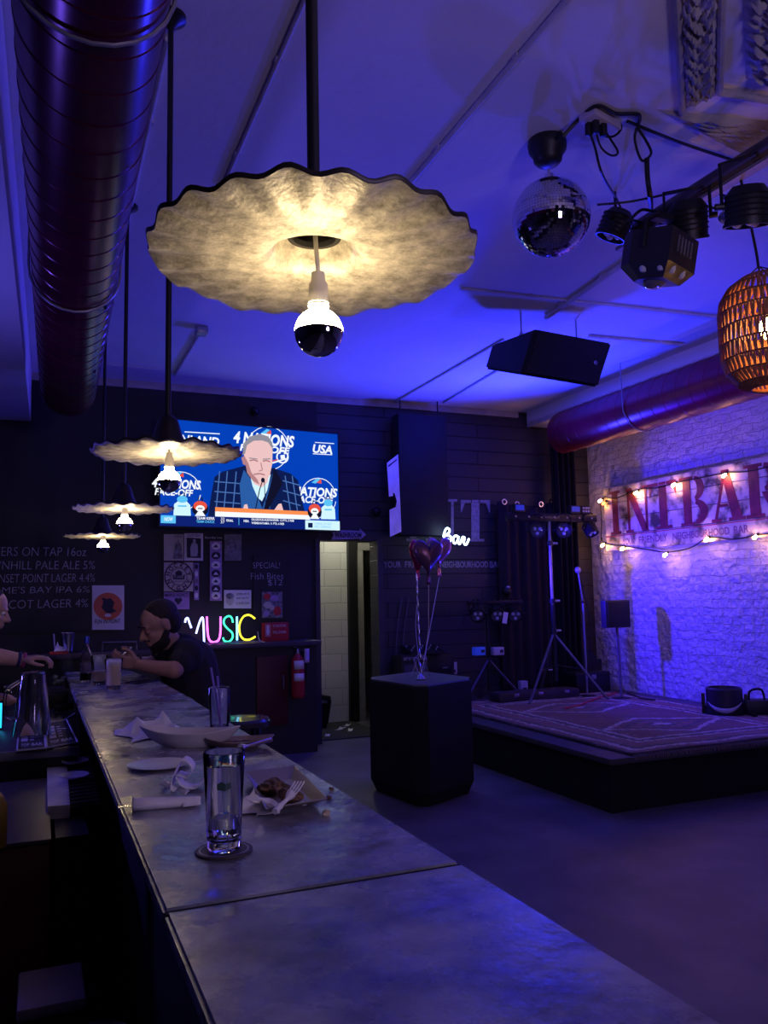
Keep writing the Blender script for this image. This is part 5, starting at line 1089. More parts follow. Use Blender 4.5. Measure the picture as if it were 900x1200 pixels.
MB().lathe([(.0141, .2), (.0141, .236), (0, .236)], p, 20).build('cap_foil', pm('blue_foil', (.08, .12, .6), .25, metal=.6), o)
# phone lying on the bar
a, c = on(147, 803), on(186, 798); d = (c-a).normalized(); ang = math.atan2(d.y, d.x); m = (a+c)/2+V((0, .02, 0))
o = thing('phone', 'dark phone lying on the bar in front of the seated man', 'phone', (m.x, m.y, ZB))
MB().box((m.x, m.y, ZB+.0055), (.155, .075, .009), rot=(0, 0, ang), bev=.003).build('body', black, o); MB().box((m.x, m.y, ZB+.0105), (.145, .067, .001), rot=(0, 0, ang)).build('glass_face', pm('phone_glass', (.01, .01, .012), .05), o)
# square plate with leftovers
q = [on(287, 916), on(346, 909), on(384, 949), on(311, 962)]; pc_ = sum(q, V((0, 0, 0)))/4
o = thing('square_plate', 'small square plate with brown leftovers and a white fork', 'plate', (pc_.x, pc_.y, ZB))
def plt(k, z): return [pc_+(v-pc_)*k+V((0, 0, z)) for v in q]
b = MB(); secs = [plt(.66, 0), plt(.7, .001), plt(1., .02), plt(1.0, .023), plt(.96, .0225), plt(.66, .006)]; vs = [v for s_ in secs for v in s_]
b.add(vs, [[j*4+i, j*4+(i+1) % 4, (j+1)*4+(i+1) % 4, (j+1)*4+i] for j in range(5) for i in range(4)]+[[3, 2, 1, 0], [20, 21, 22, 23]])
pl_ = b.build('plate_body', pm('stoneware', (.26, .225, .2), .35, var=.15), o, smooth=0); bv = pl_.modifiers.new('b', 'BEVEL'); bv.width = .003; bv.segments = 2
food = pm('brown_food', (.1, .05, .025), .5, var=.6, scale=60, col2=(.3, .17, .08), bump=1, bscale=120)
def lump(name, c, r, m, label, cat, grp=None, seed=0, fl=.6, amp=.25):
    rnd = random.Random(seed); b = MB(); b.ball(c+V((0, 0, r*fl*.9)), (r, r*.9, r*fl), 18, 12)
    ph = [rnd.uniform(0, 6) for _ in range(3)]
    for v in b.vs:
        d = v-c; k = 1+amp*math.sin(d.x*160/(r*90)+ph[0]+d.z*90)*math.sin(d.y*150/(r*90)+ph[1])+amp*.5*math.sin(d.x*300+d.y*270+ph[2])
        v.x, v.y = c.x+d.x*k, c.y+d.y*k; v.z = max(c.z, c.z+d.z*k)
    return tag(b.build(name, m, off=c), label, cat, grp)
zp = ZB+.007
lump('food_scrap', at(318, 930, Z=zp), .03, food, 'dark brown lump of leftover food at the left side of the square plate', 'food', 'leftovers', 3, .45)
lump('food_scrap', at(336, 929, Z=zp), .015, food, 'small brown food scrap at the far side of the square plate', 'food', 'leftovers', 6, .6)
lump('food_scrap', at(341, 940, Z=zp), .024, food, 'crumbly brown leftover food in the middle of the square plate', 'food', 'leftovers', 5, .5)
lump('paper_scrap', at(356, 944, Z=zp), .008, paper, 'tiny white crumpled scrap at the right end of the square plate', 'paper', None, 9, .5)
for k, (x, y, r, l) in enumerate(((389, 926, .006, 'dark crumb on the bar right of the plate, upper one of two'), (386, 936, .007, 'dark crumb on the bar right of the plate, lower one of two'), (381, 957, .009, 'pale crumb on the bar at the right corner of the plate'))): lump('crumb', on(x, y), r, (food, food, pm('pale_crumb', (.5, .42, .28), .8))[k], l, 'crumb', 'crumbs on the bar', 20+k, .6)
f0, f1, f2 = at(322, 951, Z=zp+.012), at(336, 937, Z=zp+.022), at(346, 924, Z=zp+.035)
o = thing('plastic_fork', 'white plastic fork sticking up from the leftovers on the square plate', 'fork', f0)
dd = (f2-f0).normalized(); sd = dd.cross(UP).normalized()
MB().tube(catmull([f0, f0.lerp(f1, .5), f1], 6), [.006]*7+[.004]*6, 8).build('handle', paper, o)
MB().tube([f1, f1.lerp(f2, .5)], [.004, .01], 8).build('neck', paper, o)
for k in (-1.5, -.5, .5, 1.5): MB().tube(catmull([f1.lerp(f2, .45)+sd*k*.006, f2+sd*k*.0065, f2+dd*.02+sd*k*.0065+V((0, 0, .004))], 4), .0016, 6).build('tine', paper, o)
# napkins
def crumple(c, w_, d_, h, rot, seed, name, label, mat=paper, cat='napkin', grp='white napkins on the bar', th=.0012):
    rnd = random.Random(seed); P_ = [(rnd.uniform(0, 1), rnd.uniform(0, 1), rnd.uniform(.4, 1)) for _ in range(7)]; ph = [rnd.uniform(0, 6) for _ in range(6)]
    Mz = Matrix.Rotation(rot, 3, 'Z')
    def f(u, v):
        e = min(1, 3.2*min(u, 1-u, v, 1-v)+.1); uu, vv = u+.09*math.sin(v*7+ph[4]), v+.09*math.sin(u*6+ph[5])
        r1, r2, r3 = (1-abs(math.sin(uu*a_+vv*b_+c_)) for a_, b_, c_ in ((6.5, 2.5, ph[0]), (-3, 6, ph[1]), (8, -7, ph[2])))
        z = .62*r1*r1*(.4+.6*r2)+.3*r2*r2+.14*r3; z = .7*z*(.7+.3*math.sin(3*u+ph[3]))+.3*math.sin(PI*u)*math.sin(PI*v)
        return c+Mz @ V(((u-.5)*w_+.012*math.sin(v*9+ph[2]), (v-.5)*d_+.014*math.sin(u*8+ph[3]), .003+h*z*e))
    return tag(MB().grid(f, 34, 30).build(name, mat, off=c, thick=th, smooth=25), label, cat, grp)
crumple((on(135, 866)+on(224, 858))/2+V((0, .05, 0)), .19, .26, .075, .2, 4, 'crumpled_napkin', 'large crumpled white napkin behind the boat shaped dish')
crumple(on(300, 950), .07, .1, .05, .5, 8, 'crumpled_napkin', 'crumpled white napkin between the nearest glass and the square plate')
def ribbonpaper(pts, w_, name, label, side=(0, 1, 0)):
    pts = catmull(pts, 8); b = MB(); n = len(pts); s_ = V(side)
    b.grid(lambda u, v: pts[min(n-1, int(round(u*(n-1))))]+s_*(v-.5)*w_, n-1, 3)
    return tag(b.build(name, paper, off=pts[0], thick=.001, smooth=40), label, 'napkin', 'white napkins on the bar')
c = on(215, 925); u_ = V((.92, -.35, 0))
ribbonpaper([c+u_*(-.025)+V((0, 0, .003)), c+u_*(-.02)+V((0, 0, .03)), c+u_*0+V((0, 0, .066)), c+u_*.022+V((0, 0, .05)), c+u_*.012+V((0, 0, .03)), c+u_*(-.012)+V((0, 0, .034)), c+u_*0+V((0, 0, .012)), c+u_*.03+V((0, 0, .006)), c+u_*.05+V((0, 0, .024)), c+u_*.062+V((0, 0, .01))], .055, 'napkin_band', 'curled white paper napkin band left of the nearest glass', (.3, .9, 0))
ribbonpaper([c+u_*(-.02)+V((0, -.02, .004)), c+u_*(-.045)+V((0, .01, .016)), c+u_*(-.03)+V((.0, .03, .004)), c+u_*(.0)+V((0, -.05, .003))], .022, 'napkin_strip', 'thin loop of white paper in front of the curled napkin band', (.5, .5, .3))
# napkin roll with cutlery
a, c = on(155, 950), on(232, 944); d = (c-a).normalized(); n_ = UP.cross(d)
o = thing('cutlery_roll', 'white napkin rolled around cutlery at the near left edge of the bar', 'napkin', (a+c)/2)
def roll(u, v):
    p_ = a.lerp(c, u); th_ = v*2*PI; r = .0125*(1-.25*u); return p_+n_*(r*1.35*math.cos(th_))+V((0, 0, r*.95+r*.95*math.sin(th_)))
MB().grid(roll, 24, 20).build('napkin', paper, o, thick=.001)
MB().grid(lambda u, v: c+d*(-.03+.035*u)+n_*(-.02+.04*v)+V((0, 0, .004+.012*math.sin(v*PI)+.002*u)), 6, 6).build('loose_end', paper, o, thick=.001)
MB().box(a-d*.012+V((0, 0, .009)), (.03, .016, .0018), rot=(0, 0, math.atan2(d.y, d.x))).build('knife_tip', chrome, o)
# boat shaped dish, side dish, fork, saucer
white = pm('white_glaze', (.62, .6, .57), .22, var=.05)
def boat(cx, cy, L, W, h, rot, label, name, mat, z=ZB, food_m=None, pinch=.35):
    o = thing(name, label, 'dish', (cx, cy, z)); Mz = Matrix.Rotation(rot, 3, 'Z'); n = 44
    def sec(k, zz, lift):
        out = []
        for i in range(n):
            t = 2*PI*i/n; ct = math.cos(t); x = L/2*k*ct*(1+.12*abs(ct)**6); y = W/2*k*math.sin(t)*(1-pinch*abs(ct)**2)
            out.append(V((cx, cy, z))+Mz @ V((x, y, zz+lift*abs(ct)**3)))
        return out
    secs = [sec(.5, 0, 0), sec(.55, .002, 0), sec(.82, h*.5, h*.12), sec(1., h, h*.35), sec(.985, h+.002, h*.35), sec(.95, h-.001, h*.33), sec(.78, h*.5, h*.1), sec(.5, .007, 0)]
    b = MB(); b.add([v for s_ in secs for v in s_], [[j*n+i, j*n+(i+1) % n, (j+1)*n+(i+1) % n, (j+1)*n+i] for j in range(7) for i in range(n)]+[list(range(n))[::-1], [7*n+i for i in range(n)]])
    b.build('dish_body', mat, o, smooth=50)
    if food_m:
        f = MB(); f.grid(lambda u, v: V((cx, cy, z+h*.55+.004*math.sin(u*19)*math.sin(v*13)))+Mz @ V(((u-.5)*L*.62, (v-.5)*W*.5*(1-pinch*(2*u-1)**2), 0)), 16, 10); f.build('sauce_remains', food_m, o, thick=.006)
    return o
dl_, dr_ = on(160, 872), on(286, 884)
dm_ = (dl_+dr_)/2; rr_ = math.atan2(dr_.y-dl_.y, dr_.x-dl_.x)
boat(dm_.x+.01, dm_.y+.04, .27, .12, .042, rr_*.6, 'long white boat shaped dish with remains of sauce', 'boat_dish', white, food_m=pm('sauce', (.2, .12, .09), .35, var=.4, scale=50))
sq = on(282, 880); boat(sq.x+.01, sq.y+.05, .17, .11, .022, -.2, 'shallow brown dish at the bar edge with a fork resting on it', 'side_dish', pm('brown_glaze', (.28, .2, .17), .35, var=.2), food_m=food, pinch=.15)
a, c = at(272, 879, Z=ZB+.032), at(318, 867, Z=ZB+.032); d = (c-a).normalized(); s_ = d.cross(UP)
o = thing('metal_fork', 'metal fork resting on the shallow dish at the bar edge', 'fork', a)
MB().tube([a.lerp(c, .35), c], [.0035, .006], 8).build('handle', chrome, o); MB().tube([a.lerp(c, .2), a.lerp(c, .38)], [.011, .004], 8).build('head', chrome, o)
for k in (-1.5, -.5, .5, 1.5): MB().tube([a.lerp(c, .22)+s_*k*.005, a+s_*k*.005-V((0, 0, .004))], .0014, 6).build('tine', chrome, o)
c = on(186, 899); o = thing('saucer', 'flat white saucer on the bar in front of the boat shaped dish', 'plate', c)
MB().lathe([(0, 0), (.04, 0), (.075, .008), (.076, .0095), (.042, .003), (0, .003)], c, 40).build('saucer_body', white, o)
# ------------------------------------------------------------------ behind the bar
steel = pm('brushed_steel', (.28, .28, .3), .38, metal=.7, var=.15)
uc = thing('service_station', 'dark service counter behind the bar with a steel top', 'counter', (.0, 4.4, 0))
MB().box((.0, 4.45, .44), (.32, 1.88, .88)).build('body', black, uc); MB().box((.0, 4.45, .89), (.33, 1.9, .02), bev=.003).build('steel_top', pm('dark_steel', (.09, .09, .1), .4, metal=.4), uc)
MB().box((.0, 3.5, .887), (.33, .012, .035), bev=.003).build('front_lip', steel, uc)
MB().box((.1, 5.1, .935), (.14, .5, .07), bev=.004).build('raised_ledge', black, uc)
iw = thing('ice_well', 'low dark ice well with a reddish front below the bar mats', 'counter', (-.06, 2.95, 0))
MB().box((-.06, 2.97, .4), (.22, .86, .8), bev=.004).build('body', pm('dark_red_steel', (.09, .02, .03), .45), iw); MB().box((-.06, 2.97, .806), (.225, .87, .012), bev=.003).build('rim', pm('rim_dark', (.06, .05, .06), .4), iw)
def zat(x, y, z): return at(x, y, Z=z)
def barmat(q, label):
    c = sum(q, V((0, 0, 0)))/4; o = thing('bar_mat', label, 'mat', (c.x, c.y, .9), 'rubber bar mats')
    MB().prism([V((v.x, v.y, .9)) for v in q], (0, 0, .01)).build('mat_base', pm('rubber_black', (.015, .015, .016), .6), o, smooth=0)
    L_ = lambda u, v: (q[0].lerp(q[1], u)).lerp(q[3].lerp(q[2], u), v)
    for e in ((0, 1), (1, 2), (2, 3), (3, 0)): MB().tube([V((q[e[0]].x, q[e[0]].y, .911)), V((q[e[1]].x, q[e[1]].y, .911))], .0035, 6).build('rim', pm('mat_rim', (.6, .58, .6), .6), o)
    pr = pm('mat_print', (.6, .58, .6), .7); k = 0
    def patch(u0, u1, v0, v1, nm='print_block'):
        MB().add([L_(u, v)*1+V((0, 0, .0115+0*k)) for u, v in ((u0, v0), (u1, v0), (u1, v1), (u0, v1))], [[0, 1, 2, 3]]).build(nm, pr, o, smooth=0)
    for j in range(4): patch(.12, .36, .3+.14*j, .41+.14*j)
    for s_, u, v, ww in (('BAR', .5, .12, .4), ('TOP', .12, .12, .3)):
        a_, b_ = L_(u, v), L_(u+ww, v); txt('print_word', s_, V((a_.x, a_.y, .9112)), b_-a_, L_(u, v+.1)-a_, (b_-a_).length, (L_(u, v+.1)-a_).length, pr, o, dep=0, bold=.02)
    c0 = L_(.72, .62); MB().lathe([(0, .0), (.014, 0)], (c0.x, c0.y, .9115), 20).build('print_disc', pr, o)
    for j in range(5): patch(.44, .6, .32+.1*j, .36+.1*j, 'print_line')
barmat([zat(20, 883, .9), zat(53.5, 880, .9), zat(51, 852, .9), zat(22.5, 853, .9)], 'left of two black printed rubber bar mats, under the upturned jug')
barmat([zat(55, 879.5, .9), zat(91, 873, .9), zat(78, 846, .9), zat(53, 851, .9)], 'right of two black printed rubber bar mats, next to the bar edge')
p = zat(37, 862, .911); p.z = .911; o = thing('jug', 'tall clear tapered jug standing upside down on the left bar mat', 'jug', p)
MB().lathe([(.076, 0), (.078, .002), (.05, .25), (.046, .262), (0, .264), (0, .26), (.044, .257), (.073, .004), (.076, 0)], p, 40).build('glass_body', glass, o, smooth=50)
MB().tube(catmull([p+V((-.06, -.02, .07)), p+V((-.1, -.04, .1)), p+V((-.1, -.04, .19)), p+V((-.05, -.02, .23))], 6), .008, 8).build('handle', glass, o)
def upglass(x, y, z, r, h, label, name='upturned_glass', rib=0):
    p = zat(x, y, z); o = thing(name, label, 'glass', p, 'glassware behind the bar')
    MB().lathe([(r, 0), (r*1.0, .003), (r*.74, h), (0, h+.001), (0, h-.006), (r*.7, h-.008), (r*.95, .003), (r, 0)], p, 28, wave=(lambda rr, zz, a, i: (rr*(1+.02*math.sin(rib*a)), zz)) if rib else None).build('glass_body', glass, o, smooth=50)
    return o
upglass(44, 826, .9, .05, .19, 'ribbed upturned glass behind the jug, close to the bartender hand', rib=14)
upglass(12, 832, .9, .05, .13, 'low upturned glass at the left edge behind the jug')
p = at(70, 806, Z=.972); p.x = .15; p.y = 5.05; p.z = .971
p = at(70.5, 808, Y=5.05); p.z = .971; o = thing('garnish_jar', 'square clear jar with pale garnish and a red rim behind the bar', 'jar', p)
w2, h2 = .06, .2
MB().prism([p+V((sx*w2, sy*w2, 0)) for sx, sy in ((-1, -1), (1, -1), (1, 1), (-1, 1))], (0, 0, .008)).build('jar_base', glass, o, smooth=0)
for sx, sy, dx, dy in ((0, -1, w2, .0025), (0, 1, w2, .0025), (-1, 0, .0025, w2), (1, 0, .0025, w2)): MB().box(p+V((sx*w2, sy*w2, h2/2+.008)), (2*dx, 2*dy, h2)).build('jar_wall', glass, o, smooth=0)
MB().box(p+V((-.01, 0, h2+.012)), (.1, .122, .012), bev=.003).build('red_rim', redp, o)
for k in range(9):
    a = k*2.4; MB().ball(p+V((.03*math.cos(a), .03*math.sin(a), .03+.012*(k % 5))), (.018, .016, .013), 10, 7).build('garnish', pm('lime', (.35, .4, .25), .5, var=.3), o)
q = p+V((.035, .02, h2+.02)); o = thing('shaker_tin', 'shiny metal tumbler standing on top of the garnish jar', 'tumbler', q)
MB().lathe([(0, 0), (.03, 0), (.04, .1), (.041, .103), (.039, .103), (.029, .004), (0, .004)], q, 28).build('tin', chrome, o)
q = p+V((-.03, -.01, h2+.02)); tag(MB().tube([q, q+V((-.01, 0, .1))], .004, 8).build('stir_stick', pm('grey_stick', (.3, .28, .36), .5), off=q), 'thin grey stirring stick standing at the left of the garnish jar', 'stick')
q = p+V((-.005, -.02, h2+.02)); crumple(q, .04, .05, .06, .3, 12, 'napkin_bunch', 'small bunch of white napkins on the garnish jar beside the metal tumbler', grp=None)
for k, (x, y, r, l) in enumerate(((69, 822, .05, 'lower pale dish behind the bar between the jar and the scoop'), (69, 814, .045, 'upper pale dish behind the bar between the jar and the scoop'))):
    c = zat(x, y, .9); o = thing('saucer', l, 'plate', c, 'pale dishes behind the bar'); MB().lathe([(0, 0), (r*.5, 0), (r, .01), (r, .012), (r*.5, .003), (0, .003)], c, 28).build('saucer_body', white, o)
c = zat(72, 838, .9); o = thing('ice_scoop', 'dark ice scoop with a bright tip lying behind the right bar mat', 'scoop', c)
MB().grid(lambda u, v: c+V((-.03+.09*u, .03+.1*u+.05*(v-.5), .012+.03*abs(2*v-1)**2)), 8, 8).build('scoop_bowl', pm('scoop_dark', (.06, .04, .05), .35, metal=.4), o, thick=.002); MB().tube([c+V((-.02, .02, .012)), c+V((-.03, -.1, .02))], .008, 8).build('handle', black, o)
a, e = zat(70, 846, .902), zat(88, 837, .93); q = MB().tube([a, a.lerp(e, .6), e], [.003, .004, .008], 8).build('bar_spoon', chrome, off=a); tag(q, 'bright metal spoon lying across the dark scoop behind the bar', 'spoon')
# drainer
tq = [zat(56, 945, .83), zat(82, 943, .83), zat(78, 888, .83), zat(55, 889, .83)]
c = sum(tq, V((0, 0, 0)))/4; o = thing('drain_tray', 'white plastic drainer tray with a black ribbed grate behind the bar', 'tray', (c.x, c.y, .83))
MB().prism([V((v.x, v.y, .79)) for v in tq], (0, 0, .04)).build('tray', pm('white_tray', (.7, .68, .7), .5), o, smooth=0)
gq = [zat(80, 943, .83), zat(118, 938, .83), zat(104, 884, .83), zat(78, 888, .83)]
MB().prism([V((v.x, v.y, .79)) for v in gq], (0, 0, .03)).build('grate_base', black, o, smooth=0)
for k in range(16):
    a, e = gq[0].lerp(gq[3], (k+.5)/16), gq[1].lerp(gq[2], (k+.5)/16); MB().tube([V((a.x, a.y, .826)), V((e.x, e.y, .826))], .006, 6).build('grate_rib', pm('rib_grey', (.14, .14, .15), .5), o)
MB().box((.11, 3.02, .395), (.09, .8, .79)).build('stand', black, o)
for k, (x, y, l) in enumerate(((87, 911, 'nearer of two white oval plates on the drainer tray'), (88, 894, 'farther of two white oval plates on the drainer tray'))):
    c = zat(x, y, .842); o = thing('oval_plate', l, 'plate', c, 'white oval plates on the drainer')
    MB().lathe([(0, 0), (.5, 0), (1, .006), (1.0, .009), (.55, .003), (0, .003)], (0, 0, 0), 36, Matrix.Diagonal((.05, .062, 1.2)).to_3x3() @ Matrix.Rotation(0, 3, 'Z')).build('plate_body', pm('plate_white', (.75, .73, .74), .3), o, local=True)
c = at(60, 1158, Z=.5); o = thing('storage_box', 'low grey box on the floor behind the bar, near the bottom left corner', 'box', (c.x, c.y, 0))
MB().box((c.x, c.y, .24), (.15, .22, .48), bev=.006).build('box_body', black, o); MB().box((c.x, c.y, .495), (.155, .225, .03), bev=.008).build('lid', pm('grey_lid', (.4, .35, .38), .5), o)
c = at(146, 1112, Z=.55); c.x = .13; o = thing('round_bin', 'round black bin with a shiny rim behind the bar', 'bin', (c.x, 1.98, 0))
MB().lathe([(0, 0), (.075, 0), (.09, .5), (.095, .5), (.095, .515), (.088, .515), (.072, .01), (0, .01)], (c.x, 1.98, 0), 36).build('bin_body', pm('gloss_black', (.015, .015, .017), .12), o); MB().lathe([(.086, .51), (.09, .52), (.096, .51)], (c.x, 1.98, 0), 36).build('rim', chrome, o)
c = at(-6, 985, Z=.83); o = thing('squeeze_bottle', 'yellow squeeze bottle at the left edge on the ice well', 'bottle', (c.x, c.y, .812))
MB().lathe([(0, 0), (.028, 0), (.03, .01), (.03, .11), (.02, .13), (.018, .135), (0, .135)], (c.x, c.y, .812), 24).build('bottle_body', pm('yellow_plastic', (.25, .16, .02), .4), o); MB().lathe([(.02, .132), (.006, .15), (.003, .18), (0, .18)], (c.x, c.y, .812), 16).build('nozzle', pm('yellow_cap', (.6, .4, .05), .4), o)
c = zat(1.5, 853, .91); o = thing('cyan_display', 'small upright cyan glowing strip at the left edge behind the bar', 'display', (c.x, c.y, .9))
MB().box((c.x-.02, c.y+.012, .965), (.05, .02, .13), bev=.004).build('case', black, o); MB().box((c.x-.005, c.y, .965), (.012, .004, .11)).build('strip', em('cyan_strip', (.02, .5, .9), 1.6), o)
# low ledge on the far wall behind the bar
o = thing('wall_ledge', 'dark narrow ledge with a rail on the far wall below the chalk menu', 'ledge', (-.2, 7.9, 0))
MB().box((.1, 7.92, 1.0), (1.9, .28, .05), bev=.004).build('shelf', pm('ledge_dark', (.07, .05, .06), .45), o); MB().box((.1, 7.95, .49), (1.86, .2, .97)).build('front', black, o)
a, c = at(120, 753, Y=7.85), at(160, 752, Y=7.85); MB().tube([a-V((0, 0, .12)), a, c, c-V((0, 0, .12))], .008, 8).build('rail', steel, o)
# ------------------------------------------------------------------ people
skin_d = pm('brown_skin', (.4, .22, .16), .5, var=.1, scale=30); skin_l = pm('light_skin', (.5, .3, .23), .5, var=.1, scale=30)
shirt = pm('dark_shirt', (.018, .016, .024), .85, bump=.3, bscale=120); trous = pm('dark_trousers', (.015, .016, .025), .85); hairm = pm('dark_hair', (.018, .012, .01), .7, bump=1, bscale=160)
def hand(w, d, n, s=1, curl=.6, sc=1.):
    d, n = V(d).normalized(), V(n).normalized(); n = (n-d*n.dot(d)).normalized(); lat = d.cross(n)*s; out = []; w = V(w)
    for k, l in enumerate((-.026, -.009, .009, .026)):
        kn = w+(d*(.082-.006*abs(k-1.2))+lat*l)*sc; out.append(('c', w+lat*l*.55*sc, kn, .0135*sc, .0105*sc)); ang = .25; p0 = kn; ln = (.042, .046, .043, .033)[k]*sc
        for j in range(3):
            dd_ = d*math.cos(ang)+n*math.sin(ang)+lat*(l*1.2); p1 = p0+dd_.normalized()*ln*(1, .65, .5)[j]; out.append(('c', p0, p1, (.0092-.0008*j)*sc, (.0086-.0009*j)*sc)); p0 = p1; ang += curl
    t0 = w+(d*.02-lat*.024)*sc; t1 = t0+(d*.032-lat*.03+n*.012)*sc; t2 = t1+(d*.03-lat*.004+n*.014)*sc; t3 = t2+(d*.022+n*.008+lat*.006)*sc
    return out+[('c', t0, t1, .0135*sc, .0115*sc), ('c', t1, t2, .0105*sc, .0095*sc), ('c', t2, t3, .0093*sc, .0075*sc)]
def head(c, f, r=1.):
    """head centred at c, facing f; returns shapes and a frame"""
    f = V(f).normalized(); s_ = f.cross(UP).normalized(); u = s_.cross(f); M = Matrix((s_, f, u)).transposed(); P_ = lambda x, y, z: c+M @ (V((x, y, z))*r)
    caps = [('e', P_(0, -.012, .03), (.074*r, .094*r, .082*r), M), ('e', P_(0, .02, -.035), (.058*r, .07*r, .075*r), M), ('c', P_(0, .045, -.085), P_(0, .055, -.09), .026*r, .024*r),
            ('c', P_(0, .082, .012), P_(0, .106, -.022), .009*r, .0135*r), ('e', P_(.014, .094, -.026), (.01*r, .009*r, .008*r), M), ('e', P_(-.014, .094, -.026), (.01*r, .009*r, .008*r), M),
            ('c', P_(-.036, .074, .026), P_(.036, .074, .026), .011*r, .011*r), ('c', P_(-.018, .087, -.052), P_(.018, .087, -.052), .0075*r, .0075*r), ('c', P_(-.014, .085, -.064), P_(.014, .085, -.064), .008*r, .008*r),
            ('e', P_(.034, .064, -.02), (.02*r, .018*r, .016*r), M), ('e', P_(-.034, .064, -.02), (.02*r, .018*r, .016*r), M)]
    for sx in (-1, 1): caps += [('e', P_(sx*.077, -.012, -.002), (.008*r, .02*r, .032*r), M), ('e', P_(sx*.08, -.004, .014), (.007*r, .014*r, .016*r), M)]
    return caps, P_, M
def eyes(o, P_, r=1.):
    for sx in (-1, 1):
        MB().ball(P_(sx*.031, .073, .006), .0125*r, 12, 8).build('eye', pm('eye_white', (.6, .58, .55), .2), o); MB().ball(P_(sx*.031, .0835, .003), .0055*r, 10, 6).build('iris', pm('eye_dark', (.02, .012, .01), .1), o)
# --- seated man at the far end of the bar
hc = at(186, 733, Y=4.68); hips = V((.87, 4.74, .8)); chest = at(221, 781, Y=4.74); neck = at(205, 757, Y=4.7)
shN, shF = at(220, 768, Y=4.56), at(206, 762, Y=4.92); elN = V((at(204, 794, Y=4.46).x, 4.46, ZB+.05)); elF = V((at(182, 783, Y=4.92).x-.02, 4.92, ZB+.055))
wrN, wrF = at(163, 779, Y=4.56), at(160, 776, Y=4.7); wrN.z = max(wrN.z, ZB+.05); wrF.z = max(wrF.z, ZB+.06)
man = thing('person', 'man in a dark t-shirt seated at the far bar end, looking down at his hands', 'person', (hips.x, hips.y, 0))
hcaps, HP_, HM = head(hc, (-.88, -.22, -.42), 1.1)
kn = [V((.66, 4.6, .76)), V((.66, 4.92, .76))]; ft = [V((.74, 4.64, .3)), V((.74, 4.86, .3))]; hp = [hips+V((0, -.09, 0)), hips+V((0, .09, 0))]
torso = [('c', hips, hips.lerp(chest, .5), .15, .14), ('c', hips.lerp(chest, .5), chest, .14, .15), ('c', shN, shF, .075, .075), ('c', chest, (shN+shF)/2, .14, .1)]
body = torso+[('c', (shN+shF)/2+V((0, 0, .01)), hc+V((.02, .01, -.05)), .062, .056)]+hcaps
for s_, e_, w_ in ((shN, elN, wrN), (shF, elF, wrF)): body += [('c', s_, e_, .058, .046), ('c', e_, w_, .045, .03)]
dirN = V((-.95, .12, .12)); body += hand(wrN, (-.93, .2, .22), (.1, .9, .35), 1, .5); body += hand(wrF, (-.9, -.2, .25), (.1, -.9, .35), -1, .5)
for k in range(2): body += [('c', hp[k], kn[k], .088, .062), ('c', kn[k], ft[k], .058, .042), ('c', ft[k], ft[k]+V((-.12, 0, -.02)), .04, .034)]
blob('body', body, .0065, skin_d, man, sm=2)
infl = lambda caps, d: [('c', q[1], q[2], q[3]+d, q[4]+d) for q in caps if q[0] == 'c']
blob('t_shirt', infl(torso, .012)+[('c', s_, s_.lerp(e_, .55), .074, .07) for s_, e_ in ((shN, elN), (shF, elF))], .009, shirt, man, sm=4)
blob('trousers', [('c', hips, hips+V((0, 0, .08)), .162, .155)]+sum([[('c', hp[k], kn[k], .1, .075), ('c', kn[k], ft[k]+V((0, 0, .05)), .07, .056)] for k in range(2)], []), .01, trous, man)
blob('shoes', [('c', ft[k]+V((.02, 0, -.02)), ft[k]+V((-.15, 0, -.03)), .046, .04) for k in range(2)], .008, black, man)
blob('hair', [('e', HP_(0, -.03, .046), (.086, .099, .087), HM), ('e', HP_(0, -.055, .0), (.082, .072, .08), HM)], .006, hairm, man)
blob('beard', [('e', HP_(0, .026, -.074), (.066, .062, .046), HM), ('c', HP_(-.05, .03, -.07), HP_(0, .06, -.092), .022, .03), ('c', HP_(.05, .03, -.07), HP_(0, .06, -.092), .022, .03), ('c', HP_(0, .058, -.09), HP_(0, .06, -.105), .03, .026), ('c', HP_(-.03, .084, -.043), HP_(.03, .084, -.043), .007, .007), ('c', HP_(-.06, .0, -.04), HP_(-.05, .03, -.07), .02, .022), ('c', HP_(.06, .0, -.04), HP_(.05, .03, -.07), .02, .022)], .005, hairm, man)
for sx in (-1, 1): MB().ball(HP_(sx*.031, .074, .004), .0135, 12, 8).build('eyelid', skin_d, man); MB().tube(catmull([HP_(sx*.031-.014, .083, -.003), HP_(sx*.031, .0875, -.006), HP_(sx*.031+.014, .083, -.003)], 4), .0016, 5).build('lashes', hairm, man); MB().tube(catmull([HP_(sx*.031-.02, .084, .03), HP_(sx*.031, .087, .034), HP_(sx*.031+.02, .082, .029)], 4), .004, 6).build('eyebrow', hairm, man)
MB().tube([wrF+V((.02, 0, 0))+V((0, .034*math.cos(2*PI*k/20), .034*math.sin(2*PI*k/20))) for k in range(20)], .005, 6, closed=True).build('bracelet', black, man)
hm = (wrN+wrF)/2+V((-.09, 0, .045)); o = thing('phone', 'bright edged phone held up in the seated man\'s hands', 'phone', hm)
MB().box(hm, (.012, .075, .145), rot=(0, .9, 0), bev=.004).build('body', pm('phone_silver', (.5, .5, .55), .15, metal=.8), o); MB().box(hm+V((.0055, 0, .0045)), (.004, .068, .135), rot=(0, .9, 0)).build('screen', pm('phone_dark_glass', (.01, .01, .015), .05), o)
ms = stool(.87, 4.74, 'bar stool under the seated man at the far bar end')
